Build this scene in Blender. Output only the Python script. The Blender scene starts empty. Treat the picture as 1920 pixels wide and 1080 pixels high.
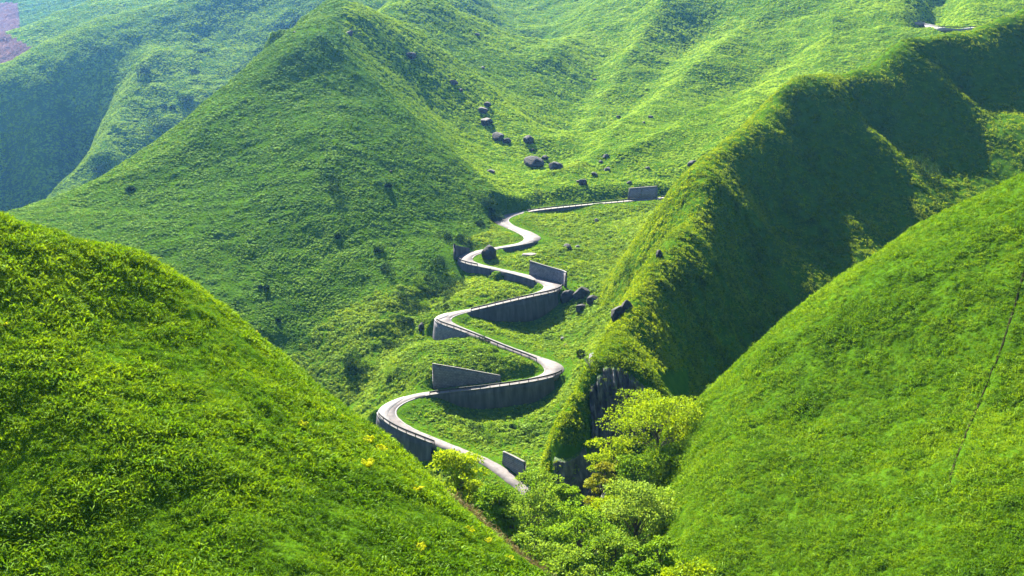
import bpy, bmesh, math, random
import numpy as np
from mathutils import Vector, Matrix
rng = np.random.default_rng(7); random.seed(7)
C = bpy.context.scene.collection
# ---------------------------------------------------------------- camera, sky, sun, exposure
SUN_AZ = math.radians(-20)       # left of straight ahead (+Y)
SUN_EL = math.radians(40)
cd = bpy.data.cameras.new('camera'); cam = bpy.data.objects.new('camera', cd); C.objects.link(cam)
cd.sensor_width = 36; cd.lens = 36 * 2059 / 1920; cd.clip_start = .5; cd.clip_end = 8000
cam.location = (0, 0, 100); cam.rotation_euler = (math.radians(90 - 14), 0, 0)
bpy.context.scene.camera = cam
w = bpy.data.worlds.new('World'); bpy.context.scene.world = w; w.use_nodes = True
nt = w.node_tree; bg = nt.nodes['Background']; sk = nt.nodes.new('ShaderNodeTexSky'); sk.sky_type = 'NISHITA'; sk.sun_disc = False
sk.sun_elevation = SUN_EL; sk.sun_rotation = SUN_AZ; sk.altitude = 600; sk.dust_density = .6
nt.links.new(sk.outputs[0], bg.inputs[0]); bg.inputs[1].default_value = .05
sl = bpy.data.lights.new('sun', 'SUN'); sun = bpy.data.objects.new('sun', sl); C.objects.link(sun)
sl.energy = 5; sl.angle = math.radians(.5); sl.color = (1, .94, .76)
sd = Vector((math.sin(SUN_AZ) * math.cos(SUN_EL), math.cos(SUN_AZ) * math.cos(SUN_EL), math.sin(SUN_EL)))
sun.rotation_euler = sd.to_track_quat('Z', 'Y').to_euler(); sun.location = (-200, 400, 400)
sc = bpy.context.scene; vs = sc.view_settings
vs.view_transform = 'Standard'; vs.look = 'None'; vs.gamma = 1; vs.use_curve_mapping = False; vs.exposure = 2.85
sc.cycles.sample_clamp_direct = 6; sc.cycles.sample_clamp_indirect = 3; sc.cycles.max_bounces = 4; sc.cycles.diffuse_bounces = 2; sc.cycles.transparent_max_bounces = 4; sc.cycles.transmission_bounces = 4; sc.cycles.volume_bounces = 0
# ---------------------------------------------------------------- helpers
def tag(o, label=None, cat=None, group=None, kind=None):
    if label: o['label'] = label
    if cat: o['category'] = cat
    if group: o['group'] = group
    if kind: o['kind'] = kind
    return o
def empty(name, loc, rz=0.0):
    o = bpy.data.objects.new(name, None); C.objects.link(o); o.location = loc; o.rotation_euler = (0, 0, rz); return o
def mesh_np(name, V, Fq, mat=None, parent=None, smooth=False, attrs=None, origin=None):
    """mesh object from arrays; Fq is (n,4) or (n,3)"""
    V = np.asarray(V, float); Fq = np.asarray(Fq, np.int32)
    if origin is not None: V = V - np.asarray(origin, float)
    me = bpy.data.meshes.new(name); k = Fq.shape[1]
    me.vertices.add(len(V)); me.vertices.foreach_set('co', V.astype(np.float32).ravel())
    me.loops.add(Fq.size); me.loops.foreach_set('vertex_index', Fq.ravel())
    me.polygons.add(len(Fq)); me.polygons.foreach_set('loop_start', np.arange(0, Fq.size, k, dtype=np.int32))
    me.polygons.foreach_set('loop_total', np.full(len(Fq), k, np.int32))
    if smooth: me.polygons.foreach_set('use_smooth', np.ones(len(Fq), bool))
    for an, av in (attrs or {}).items():
        a = me.attributes.new(an, 'FLOAT', 'POINT'); a.data.foreach_set('value', np.asarray(av, np.float32))
    me.update(calc_edges=True); me.validate()
    if mat: me.materials.append(mat)
    o = bpy.data.objects.new(name, me); C.objects.link(o)
    if parent: o.parent = parent
    elif origin is not None: o.location = origin
    return o
class MB:
    """collects boxes, bars, tubes, grids into one mesh"""
    def __init__(s): s.v = []; s.f = []; s.n = 0
    def add(s, V, Fc):
        V = np.asarray(V, float); s.v.append(V); s.f.append(np.asarray(Fc, int) + s.n); s.n += len(V)
    def box(s, c, half, ax=(1, 0), up=None):
        c = np.array(c, float); a = np.array([ax[0], ax[1], 0.0]); a /= np.linalg.norm(a); b = np.array([-a[1], a[0], 0]); z = np.array([0, 0, 1.0])
        V = [c + a * half[0] * i + b * half[1] * j + z * half[2] * k for k in (-1, 1) for i, j in ((-1, -1), (1, -1), (1, 1), (-1, 1))]
        s.add(V, [(0, 3, 2, 1), (4, 5, 6, 7), (0, 1, 5, 4), (1, 2, 6, 5), (2, 3, 7, 6), (3, 0, 4, 7)])
    def tube(s, P, Rr, k=6):
        P = np.asarray(P, float); n = len(P); T = np.gradient(P, axis=0); T /= np.linalg.norm(T, axis=1, keepdims=True) + 1e-9
        ref = np.array([.3, .9, .2]); a = np.cross(T, ref); a /= np.linalg.norm(a, axis=1, keepdims=True) + 1e-9; b = np.cross(T, a)
        an = np.arange(k) / k * 2 * math.pi; Rr = np.broadcast_to(Rr, (n,))
        V = (P[:, None] + (a[:, None] * np.cos(an)[None, :, None] + b[:, None] * np.sin(an)[None, :, None]) * Rr[:, None, None]).reshape(-1, 3)
        Fc = [(i * k + j, i * k + (j + 1) % k, (i + 1) * k + (j + 1) % k, (i + 1) * k + j) for i in range(n - 1) for j in range(k)]
        s.add(V, Fc)
    def sweep(s, L, prof):
        """L: list of (n,3) rails in order round the section; closed section, capped"""
        n = len(L[0]); k = len(L); V = np.stack(L, 1).reshape(-1, 3)
        Fc = [(i * k + j, (i + 1) * k + j, (i + 1) * k + (j + 1) % k, i * k + (j + 1) % k) for i in range(n - 1) for j in range(k)]
        if k == 4: Fc += [(0, 1, 2, 3), ((n - 1) * k + 3, (n - 1) * k + 2, (n - 1) * k + 1, (n - 1) * k)]
        s.add(V, Fc)
    def build(s, name, mat, parent=None, smooth=False, origin=None):
        V = np.vstack(s.v); Fc = np.vstack(s.f)
        if parent is not None: V = V - np.array(parent.location)
        return mesh_np(name, V, Fc, mat, parent, smooth, origin=origin if parent is None else None)
def _h(ix, iy, seed):
    n = (ix.astype(np.int64) * 374761393 + iy.astype(np.int64) * 668265263 + seed * 974711) & 0x7fffffff
    n = ((n ^ (n >> 13)) * 1274126177) & 0x7fffffff
    return ((n ^ (n >> 16)) & 0xffff) / 65535.0
def vnoise(x, y, seed=0):
    ix, iy = np.floor(x), np.floor(y); fx, fy = x - ix, y - iy; fx = fx * fx * (3 - 2 * fx); fy = fy * fy * (3 - 2 * fy)
    a, b, c, d = _h(ix, iy, seed), _h(ix + 1, iy, seed), _h(ix, iy + 1, seed), _h(ix + 1, iy + 1, seed)
    return (a * (1 - fx) + b * fx) * (1 - fy) + (c * (1 - fx) + d * fx) * fy - .5
def fbm(x, y, seed=0, o=4):
    r = 0; a = 1.0
    for i in range(o): r = r + a * vnoise(x * 2 ** i, y * 2 ** i, seed + i * 17); a *= .5
    return r
# ---------------------------------------------------------------- materials
def mat(name): 
    m = bpy.data.materials.new(name); m.use_nodes = True; m.node_tree.nodes.clear(); return m, m.node_tree.nodes, m.node_tree.links
def ramp(N, stops):
    r = N.new('ShaderNodeValToRGB'); e = r.color_ramp.elements
    while len(e) < len(stops): e.new(.5)
    for i, (p, c) in enumerate(stops): e[i].position = p; e[i].color = (*c, 1)
    return r
def noise(N, L, scale, detail=3, src=None, rough=.55):
    n = N.new('ShaderNodeTexNoise'); n.inputs['Scale'].default_value = scale; n.inputs['Detail'].default_value = detail; n.inputs['Roughness'].default_value = rough
    if src: L.new(src, n.inputs['Vector'])
    return n
def leaf_mat(name, c_dark, c_mid, c_light, yellow, trans=.38, patch=.03, patch2=.25, gloss=.014, rnd=.35):
    """foliage: patches of hue over the ground, a random tone per plant, light coming through the blades"""
    m, N, L = mat(name); out = N.new('ShaderNodeOutputMaterial')
    oi = N.new('ShaderNodeObjectInfo'); geo = N.new('ShaderNodeNewGeometry')
    n1 = noise(N, L, patch, 3, geo.outputs['Position']); n2 = noise(N, L, patch2, 2, geo.outputs['Position'])
    mx = N.new('ShaderNodeMath'); mx.operation = 'MULTIPLY_ADD'; L.new(n2.outputs[0], mx.inputs[0]); mx.inputs[1].default_value = .5; L.new(n1.outputs[0], mx.inputs[2])
    ad = N.new('ShaderNodeMath'); ad.operation = 'MULTIPLY_ADD'; L.new(oi.outputs['Random'], ad.inputs[0]); ad.inputs[1].default_value = rnd; L.new(mx.outputs[0], ad.inputs[2])
    mr = N.new('ShaderNodeMapRange'); mr.inputs['From Min'].default_value = .55; mr.inputs['From Max'].default_value = 1.15; L.new(ad.outputs[0], mr.inputs[0])
    r = ramp(N, [(0, c_dark), (.45, c_mid), (1, c_light)]); L.new(mr.outputs[0], r.inputs[0])
    d = N.new('ShaderNodeBsdfDiffuse'); L.new(r.outputs[0], d.inputs[0])
    t = N.new('ShaderNodeBsdfTranslucent'); mc = N.new('ShaderNodeMix'); mc.data_type = 'RGBA'; mc.blend_type = 'MULTIPLY'; mc.inputs[0].default_value = 1
    L.new(r.outputs[0], mc.inputs[6]); mc.inputs[7].default_value = (*yellow, 1); L.new(mc.outputs[2], t.inputs[0])
    s1 = N.new('ShaderNodeMixShader'); s1.inputs[0].default_value = trans; L.new(d.outputs[0], s1.inputs[1]); L.new(t.outputs[0], s1.inputs[2])
    g = N.new('ShaderNodeBsdfGlossy'); g.inputs['Roughness'].default_value = .5; g.inputs[0].default_value = (.55, .75, .3, 1)
    s2 = N.new('ShaderNodeMixShader'); s2.inputs[0].default_value = gloss; L.new(s1.outputs[0], s2.inputs[1]); L.new(g.outputs[0], s2.inputs[2])
    L.new(s2.outputs[0], out.inputs[0]); return m
def ground_mat(name, stops, scale=.4):
    m, N, L = mat(name); out = N.new('ShaderNodeOutputMaterial'); b = N.new('ShaderNodeBsdfPrincipled'); b.inputs['Roughness'].default_value = 1
    b.inputs['Specular IOR Level'].default_value = 0
    geo = N.new('ShaderNodeNewGeometry'); n1 = noise(N, L, scale, 6, geo.outputs['Position'], .7); r = ramp(N, stops); L.new(n1.outputs[0], r.inputs[0])
    L.new(r.outputs[0], b.inputs[0]); bm_ = N.new('ShaderNodeBump'); bm_.inputs['Distance'].default_value = .5; bm_.inputs['Strength'].default_value = .7
    n2 = noise(N, L, 1.3, 5, geo.outputs['Position'], .7); L.new(n2.outputs[0], bm_.inputs['Height']); L.new(bm_.outputs[0], b.inputs['Normal'])
    L.new(b.outputs[0], out.inputs[0]); return m
def stone_mat(name, stops, scale, bump=.3, stretch=(1, 1, 1), moss=None, rough=.85, brick=None, top=False):
    m, N, L = mat(name); out = N.new('ShaderNodeOutputMaterial'); b = N.new('ShaderNodeBsdfPrincipled'); b.inputs['Roughness'].default_value = rough
    b.inputs['Specular IOR Level'].default_value = .25
    geo = N.new('ShaderNodeNewGeometry'); mp = N.new('ShaderNodeMapping'); mp.inputs['Scale'].default_value = stretch; L.new(geo.outputs['Position'], mp.inputs[0])
    n1 = noise(N, L, scale, 8, mp.outputs[0], .65); r = ramp(N, stops); L.new(n1.outputs[0], r.inputs[0]); col = r.outputs[0]; hgt = n1.outputs[0]
    if brick:
        uv = N.new('ShaderNodeUVMap'); uv.uv_map = 'UVMap'; bt = N.new('ShaderNodeTexBrick'); L.new(uv.outputs[0], bt.inputs[0]); bt.inputs['Scale'].default_value = 1
        bt.inputs['Brick Width'].default_value = brick[0]; bt.inputs['Row Height'].default_value = brick[1]; bt.inputs['Mortar Size'].default_value = brick[2]
        bt.inputs[1].default_value = (1, 1, 1, 1); bt.inputs[2].default_value = (.72, .72, .75, 1); bt.inputs[3].default_value = (.38, .38, .4, 1)
        mm = N.new('ShaderNodeMix'); mm.data_type = 'RGBA'; mm.blend_type = 'MULTIPLY'; mm.inputs[0].default_value = .85; L.new(col, mm.inputs[6]); L.new(bt.outputs[0], mm.inputs[7]); col = mm.outputs[2]
    if moss:
        n3 = noise(N, L, moss[1], 4, geo.outputs['Position']); r3 = ramp(N, [(moss[2], (0, 0, 0)), (moss[2] + .08, (1, 1, 1))]); L.new(n3.outputs[0], r3.inputs[0])
        mm = N.new('ShaderNodeMix'); mm.data_type = 'RGBA'; L.new(r3.outputs[0], mm.inputs[0]); L.new(col, mm.inputs[6]); mm.inputs[7].default_value = (*moss[0], 1); col = mm.outputs[2]
    if top:
        sx = N.new('ShaderNodeSeparateXYZ'); L.new(geo.outputs['Normal'], sx.inputs[0]); r4 = ramp(N, [(.74, (0, 0, 0)), (.86, (1, 1, 1))]); L.new(sx.outputs[2], r4.inputs[0])
        mm = N.new('ShaderNodeMix'); mm.data_type = 'RGBA'; L.new(r4.outputs[0], mm.inputs[0]); L.new(col, mm.inputs[6]); mm.inputs[7].default_value = (.025, .06, .004, 1); col = mm.outputs[2]
    L.new(col, b.inputs[0]); bm_ = N.new('ShaderNodeBump'); bm_.inputs['Distance'].default_value = bump; L.new(hgt, bm_.inputs['Height']); L.new(bm_.outputs[0], b.inputs['Normal'])
    L.new(b.outputs[0], out.inputs[0]); return m
M = {}
M['grass'] = leaf_mat('near grass', (.018, .058, .002), (.052, .13, .003), (.12, .21, .004), (1.45, 1.2, .5), .45)
M['slope'] = leaf_mat('bracken', (.045, .10, .006), (.10, .18, .008), (.17, .25, .010), (1.5, 1.25, .6), .42)
M['far'] = leaf_mat('hill grass', (.085, .17, .006), (.175, .29, .008), (.26, .37, .012), (1.4, 1.2, .6), .25, .012, .08)
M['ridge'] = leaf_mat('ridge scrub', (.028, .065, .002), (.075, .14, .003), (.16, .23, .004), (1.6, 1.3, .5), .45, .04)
M['face'] = leaf_mat('shade-toned hill grass', (.028, .085, .006), (.065, .15, .008), (.13, .22, .010), (1.4, 1.2, .6), .25, .012, .08)  # darker copy of hill grass: shade of the hill face put into the colour
M['dry'] = leaf_mat('dry grass', (.045, .035, .018), (.08, .062, .03), (.13, .105, .05), (1.1, 1, .8), .3)
M['fern'] = leaf_mat('yellow fern', (.22, .28, .005), (.34, .38, .006), (.42, .44, .010), (1.3, 1.15, .6), .4)
M['bush'] = leaf_mat('dark bush', (.008, .022, .006), (.014, .036, .007), (.024, .055, .009), (1.2, 1.2, .8), .2)
M['heath'] = leaf_mat('mauve heath', (.16, .09, .10), (.22, .13, .14), (.28, .18, .18), (1, 1, 1), .2)
M['ground'] = ground_mat('turf', [(.25, (.018, .045, .003)), (.5, (.035, .08, .004)), (.75, (.06, .12, .006))])
M['soil'] = ground_mat('mauve soil', [(.25, (.12, .07, .07)), (.75, (.25, .16, .15))])
M['darkrock'] = stone_mat('shade-darkened rock', [(.3, (.008, .008, .01)), (.6, (.025, .023, .025)), (.75, (.05, .046, .045))], 1.0, .4)  # extra dark rock, the shadow of an overhang put into its colour
M['rock'] = stone_mat('dark rock', [(.3, (.02, .02, .023)), (.5, (.065, .06, .064)), (.72, (.17, .155, .155))], .8, .5, (1, 1, .35), ((.03, .06, .006), .5, .7), top=True)
M['boulder'] = stone_mat('boulder rock', [(.3, (.012, .012, .016)), (.55, (.035, .032, .034)), (.75, (.09, .08, .078))], 1.1, .3)
M['pale'] = stone_mat('pale rock', [(.3, (.07, .06, .06)), (.7, (.2, .17, .17))], 1.4, .2)
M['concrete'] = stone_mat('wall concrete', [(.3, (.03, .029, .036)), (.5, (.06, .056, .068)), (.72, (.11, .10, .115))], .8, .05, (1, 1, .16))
M['masonry'] = stone_mat('wall masonry', [(.3, (.09, .08, .1)), (.7, (.22, .2, .22))], 1.2, .05, brick=(.8, .42, .05))
M['coping'] = stone_mat('coping concrete', [(.3, (.08, .075, .075)), (.7, (.15, .14, .14))], 1.5, .02)
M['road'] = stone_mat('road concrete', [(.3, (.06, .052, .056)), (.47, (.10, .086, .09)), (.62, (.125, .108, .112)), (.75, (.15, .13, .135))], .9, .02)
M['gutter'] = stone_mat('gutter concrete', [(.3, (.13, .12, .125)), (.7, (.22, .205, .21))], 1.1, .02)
M['rail'] = stone_mat('backlit dark rail', [(.35, (.02, .018, .022)), (.65, (.05, .045, .05))], 2, .01, rough=.6)  # dark tone stands in for rails seen against the light
M['bark'] = stone_mat('bark', [(.3, (.035, .028, .022)), (.7, (.10, .085, .07))], 6, .03, (1, 1, .3))
M['palebark'] = stone_mat('weathered bark', [(.3, (.16, .14, .12)), (.7, (.3, .27, .24))], 6, .03)
M['net'] = stone_mat('grid concrete', [(.3, (.16, .13, .16)), (.7, (.26, .22, .25))], 1.2, .03, brick=(1.0, .42, .09))
F = 2059.0; PITCH = math.radians(14.0); CZ = 100.0
CP, SP = math.cos(PITCH), math.sin(PITCH)
def at(px, py, Y):
    """world point at forward distance Y seen in direction (px, py) of the 1920x1080 survey picture"""
    px = np.asarray(px, float); py = np.asarray(py, float); Y = np.asarray(Y, float)
    u = (px - 960) / F; v = (540 - py) / F
    dy = CP + v * SP; dz = -SP + v * CP
    return np.stack([u / dy * Y, Y + 0 * u, CZ + dz / dy * Y], -1)
def to_px(p):
    x, y, z = p[..., 0], p[..., 1], p[..., 2] - CZ
    d = y * CP - z * SP; uu = y * SP + z * CP
    return 960 + F * x / d, 540 - F * uu / d

class TPS:
    def __init__(s, pts, lam=0.0):
        pts = np.asarray(pts, float)
        _, ix = np.unique(np.round(pts[:, :2], 1), axis=0, return_index=True); pts = pts[ix]
        s.c = pts[:, :2] / 100.0; n = len(s.c)
        K = s.k(((s.c[:, None] - s.c[None]) ** 2).sum(-1)) + lam * np.eye(n)
        Pm = np.hstack([np.ones((n, 1)), s.c]); A = np.zeros((n + 3, n + 3))
        A[:n, :n] = K; A[:n, n:] = Pm; A[n:, :n] = Pm.T
        s.w = np.linalg.solve(A, np.concatenate([pts[:, 2], np.zeros(3)]))
    @staticmethod
    def k(r2): return 0.5 * r2 * np.log(r2 + 1e-9)
    def __call__(s, X, Y):
        sh = X.shape; q = np.stack([X.ravel(), Y.ravel()], -1) / 100.0; o = np.empty(len(q))
        n = len(s.c)
        for i in range(0, len(q), 20000):
            qq = q[i:i + 20000]
            d = ((qq[:, None, 0] - s.c[None, :, 0]) ** 2 + (qq[:, None, 1] - s.c[None, :, 1]) ** 2)
            o[i:i + 20000] = s.k(d) @ s.w[:n] + s.w[n] + qq @ s.w[n + 1:]
        return o.reshape(sh)

def catmull(P, n):
    P = np.asarray(P, float)
    if len(P) < 3: return P
    Q = np.vstack([2 * P[0] - P[1], P, 2 * P[-1] - P[-2]]); out = []
    for i in range(1, len(Q) - 2):
        for t in np.arange(n) / n:
            a, b, c, d = Q[i - 1:i + 3]
            out.append(.5 * (2 * b + (c - a) * t + (2 * a - 5 * b + 4 * c - d) * t * t + (3 * b - a - 3 * c + d) * t ** 3))
    out.append(P[-1]); return np.array(out)
def layer(vis, rims=(), raw=()):
    P = [at(*v) for v in vis]
    for rim, (ox, oy), drops in rims:
        rim = catmull(rim, 3)
        for v in rim:
            p = at(*v); P.append(p)
            for d, dz in drops: P.append(p + np.array([ox * d, oy * d, -dz]))
    P += [np.array([x, y, z + CZ], float) for x, y, z in raw]
    return TPS(P, 0.0005)

RIM_A = [(-250, 425, 82), (0, 442, 82), (150, 494, 83), (280, 530, 85), (380, 568, 86), (480, 630, 85), (560, 696, 83), (640, 765, 80),
         (740, 842, 76), (820, 912, 73), (900, 990, 69), (1010, 1080, 64), (1130, 1200, 58)]
VIS_A = [(-300, 700, 61), (-300, 1080, 50), (0, 700, 62.5), (0, 1080, 50), (200, 600, 72.5), (200, 850, 57.5), (250, 1080, 50), (450, 800, 65),
         (500, 1080, 50), (750, 1080, 55), (620, 900, 63.5), (900, 1085, 59.5), (0, 1500, 32), (500, 1500, 34), (900, 1500, 40), (-300, 1500, 32)]
RIM_B = [(2150, 180, 172), (1920, 325, 166), (1800, 385, 164), (1700, 440, 161), (1600, 502, 158), (1500, 580, 154), (1420, 652, 150), (1350, 722, 146),
         (1310, 762, 142), (1296, 850, 130), (1286, 950, 116), (1278, 1080, 98), (1270, 1250, 84)]
VIS_B = [(1920, 600, 126), (1920, 850, 99), (1920, 1080, 81), (1700, 700, 127), (1700, 900, 104), (1650, 1080, 89), (1500, 800, 124), (1450, 1000, 103),
         (1400, 1080, 96), (2200, 600, 125), (2200, 900, 95), (2200, 1300, 66), (1700, 1300, 74), (1400, 1300, 82)]
RIM_C = [(2100, -60, 460), (1920, 10, 430), (1800, 52, 412), (1700, 88, 396), (1600, 128, 376), (1500, 168, 354), (1400, 238, 325), (1300, 322, 292)]
RIM_C2 = [(1248, 440, 262), (1186, 530, 236), (1152, 600, 216), (1118, 665, 196)]
VIS_C = [(1345, 335, 284), (1322, 420, 264), (1322, 500, 248), (1265, 600, 227), (1235, 690, 204), (1190, 640, 208),
         (1500, 225, 341), (1520, 290, 331), (1640, 230, 361), (1780, 160, 393), (1920, 110, 411), (2100, 40, 440),
         (1430, 400, 299), (1410, 520, 270), (1370, 640, 245), (1330, 740, 222),
         (1560, 420, 305), (1700, 320, 340), (1920, 220, 378), (1500, 560, 270), (1600, 500, 290), (1700, 440, 308), (1920, 325, 346),
         (1420, 680, 242), (1350, 770, 220), (1250, 740, 190.5), (1180, 700, 188.5)]
RIM_C3 = [(1098, 692, 188), (1088, 724, 184), (1050, 780, 178.5), (1034, 850, 173)]
VIS_C += [(1115, 690, 187.5), (1170, 702, 187), (1232, 742, 186.5), (1114, 815, 181.5), (1160, 800, 183.5), (1212, 772, 184.5), (1066, 792, 177.5), (1082, 818, 175.5),
          (1075, 846, 173), (1106, 832, 176), (1050, 940, 170.5), (1080, 955, 170), (1110, 940, 172)]
RAW_C = [(26, 172, -80), (34, 166, -78), (14, 168, -88), (5, 172, -92), (30, 156, -86), (44, 160, -80)]
RIM_E = [(-200, 430, 345), (0, 402, 372), (170, 345, 400), (300, 262, 425), (390, 190, 447), (480, 112, 470), (560, 46, 490), (640, 5, 520), (700, -60, 600)]
VIS_E = [(600, 88, 462), (540, 120, 448), (480, 175, 437), (660, 145, 452), (760, 235, 432), (830, 295, 420), (900, 350, 411), (930, 380, 402),
         (600, 250, 398), (600, 400, 355), (600, 550, 322), (640, 700, 298), (400, 330, 386), (300, 420, 353), (150, 400, 366), (200, 520, 322), (450, 600, 306), (0, 600, 300),
         (700, 650, 303), (760, 590, 313), (820, 520, 330), (850, 470, 352), (880, 420, 380),
         (700, 350, 374), (760, 450, 352), (500, 480, 336), (720, 550, 322),
         (760, 60, 575), (780, -20, 680), (850, 120, 590), (900, 200, 520), (960, 290, 474), (1000, 340, 444), (800, 190, 490), (860, 280, 453), (700, 48, 512), (740, 100, 505), (950, 210, 540), (1000, 300, 484), (900, 60, 680),
         (640, 850, 270), (400, 800, 262), (100, 800, 262)]
VIS_F = [(1050, 300, 475), (1010, 190, 535), (985, 100, 600), (960, 40, 650), (1000, -60, 740), (880, -20, 640), (920, 20, 640),
         (1150, 0, 640), (1060, 90, 590), (1240, 10, 590), (1170, 130, 545), (1090, 260, 490), (1060, 330, 458),
         (1400, 60, 570), (1300, 160, 520), (1200, 230, 486), (1120, 310, 455), (1090, 350, 440),
         (1550, 30, 560), (1700, 40, 540), (1760, 52, 530), (1500, 130, 515), (1400, 160, 510), (1900, 0, 560), (2100, -100, 600), (1700, -80, 620), (1400, -120, 700), (1200, -150, 760),
         (1480, 178, 482), (1400, 192, 474), (1300, 216, 462), (1230, 255, 452), (1180, 300, 445), (1300, 290, 440), (1260, 340, 434), (1330, 300, 435),
         (1200, 352, 428), (1100, 372, 420), (1020, 385, 412), (1270, 360, 426), (1340, 400, 420), (1500, 300, 430), (1700, 200, 470),
         (970, 380, 415), (1000, 350, 432), (1080, 397, 400), (1160, 394, 402), (1250, 388, 408), (1000, 410, 398), (1080, 450, 376), (1200, 440, 384), (1300, 420, 390)]
VIS_G = [ (0, 240, 860), (100, 130, 930), (100, 300, 800), (0, 380, 730), (150, 350, 760),
         (250, 160, 900), (300, 70, 970), (400, 50, 990), (500, 80, 960), (560, 100, 930), (400, 170, 880), (330, 230, 830), (250, 300, 780), (200, 340, 750), (230, 210, 862), (290, 160, 890),
         (-200, 300, 800), (-200, 500, 640), (0, 500, 640), (300, 450, 660), (600, 0, 1010), (700, -60, 1080), (500, 0, 1030), (560, 200, 840), (700, 100, 920), (900, 0, 980), (900, 300, 760)]
BAND = [((0, 96, 1100), (100, 66, 1130)), ]
VIS_H = [ (0, 112, 1080), (90, 76, 1120), (180, 40, 1150), (-100, 150, 1050), (0, 200, 980), (200, 150, 1000),
         (300, 20, 1150), (600, -30, 1250), (900, -100, 1400), (600, 100, 1050)]
VIS_I = [(-200, 60, 1500), (0, 24, 1560), (30, 8, 1580), (100, -20, 1620), (0, 62, 1400), (90, 28, 1440), (200, -8, 1480), (-300, 150, 1300), (400, -80, 1600), (900, -160, 1800)]
VIS_J = [(-300, -60, 2100), (0, -60, 2200), (30, 0, 1980), (60, 10, 1900), (0, 22, 1850), (400, -150, 2300), (1000, -250, 2400), (1600, -300, 2400), (200, 0, 1800)]
# valley floor with the road; natural ground
VIS_D = [(810, 748, 252.5), (860, 764, 254.5), (900, 767, 256), (950, 765, 257.5), (1000, 754, 260.5), (1036, 723, 264.5),
         (885, 594, 300.5), (920, 603, 303), (960, 604, 306), (1000, 600, 309.5), (1035, 577, 313.5),
         (700, 797, 244), (720, 819, 241), (760, 827, 238), (815, 838, 235), (793, 632, 294), (815, 641, 291.5), (845, 633, 288.5), (782, 618, 298), (765, 640, 290),
         (1000, 406, 403), (1060, 403, 406.5), (1125, 389, 411), (950, 475, 356), (985, 468, 360),
         (870, 508, 338.5), (940, 525, 331), (1000, 540, 324),
         (940, 628, 290), (1000, 650, 284), (900, 612, 293), (850, 670, 270), (930, 682, 268), (815, 677, 264.5), (760, 665, 277), (700, 715, 272), (720, 760, 262), (670, 760, 268), (760, 735, 264), (830, 652, 276), (990, 690, 266),
         (850, 800, 243), (950, 800, 245), (1020, 775, 250), (1000, 840, 236), (900, 835, 237), (790, 775, 246), (960, 850, 232), (860, 840, 232), (820, 815, 236),
         (1080, 650, 281), (1090, 610, 297), (1072, 680, 272), (1100, 540, 318), (1080, 500, 335), (1100, 470, 352), (1060, 440, 374), (1150, 450, 364), (1200, 410, 392), (1250, 400, 403), (1150, 400, 402), (1040, 415, 394), (1020, 470, 350), (950, 487, 346), (920, 484, 348), (960, 440, 373), (1170, 500, 338),
         (900, 450, 367), (880, 462, 358), (920, 435, 380),
         (800, 575, 306), (880, 540, 322), (950, 550, 316), (830, 540, 322), (840, 582, 306), (860, 515, 333),
         (760, 640, 286), (640, 770, 272), (1000, 385, 413), (940, 398, 402), (1200, 376, 423), (1300, 370, 430), (1100, 382, 416), (930, 412, 388), (1500, 380, 430)]
RAW_D = [(-30, 236, -101), (-20, 220, -101), (-8, 205, -99), (0, 190, -93), (4, 160, -85), (8, 130, -75.5), (11, 100, -66), (11, 75, -60), (11, 50, -56),
         (-40, 262, -100), (-60, 280, -103), (-90, 250, -104), (-20, 170, -90), (20, 240, -88), (22, 262, -80), (30, 290, -74), (20, 210, -90), (-20, 140, -80), (30, 180, -88), (40, 150, -84), (-60, 200, -100), (60, 330, -62), (70, 380, -52), (70, 300, -68), (100, 430, -62)]

def build_layers():
    L = {}
    L['A'] = layer(VIS_A, [(RIM_A, (.75, .66), [(3.5, 3.8), (12, 15.5), (40, 50), (90, 100)])])
    L['B'] = layer(VIS_B, [(RIM_B[:9], (-.55, .83), [(4, 3.2), (14, 15), (40, 44), (90, 90)]), (RIM_B[9:], (-.97, .2), [(2.5, 3), (9, 14), (40, 46)])])
    L['C'] = layer(VIS_C, [(RIM_C, (-.6, .8), [(6, 4.5), (22, 22), (60, 60), (150, 140)]), (RIM_C2, (-.75, .66), [(2.5, 5), (8, 19), (45, 70), (90, 115)]), ([(1345, 335, 284), (1322, 420, 264), (1322, 500, 248), (1265, 600, 227), (1235, 685, 205)], (.8, -.6), [(3, 3.6), (7, 11)]), (RIM_C3, (-.7, .7), [(2, 5), (6, 18), (45, 60)])], RAW_C)
    L['D'] = layer(VIS_D, (), RAW_D)
    L['E'] = layer(VIS_E, [(RIM_E[:7], (-.5, .87), [(8, 2.5), (30, 18), (90, 75), (200, 170)]), (RIM_E[6:8], (-.95, .3), [(12, 1.5), (45, 22), (110, 80)])])
    L['F'] = layer([(a, b, c if c < 428 else 428 + (c - 428) * 2.1) for a, b, c in VIS_F], (), [(140, 330, -70), (100, 390, -66), (-60, 380, -90), (-150, 500, -60), (-100, 600, -40)])
    L['G'] = layer(VIS_G, [([(-200, 170, 950), (0, 118, 960), (50, 95, 980), (165, 40, 1010), (280, 5, 1040), (420, -60, 1080)], (-.3, .95), [(14, 4), (50, 34), (160, 110)])])
    L['H'] = layer(VIS_H, [([(-200, 130, 1150), (0, 66, 1180), (50, 52, 1190), (95, 32, 1210), (200, 0, 1250), (400, -60, 1300)], (-.3, .95), [(20, 6), (80, 55), (200, 130)])]); L['I'] = layer(VIS_I); L['J'] = layer(VIS_J)
    return L
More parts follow.
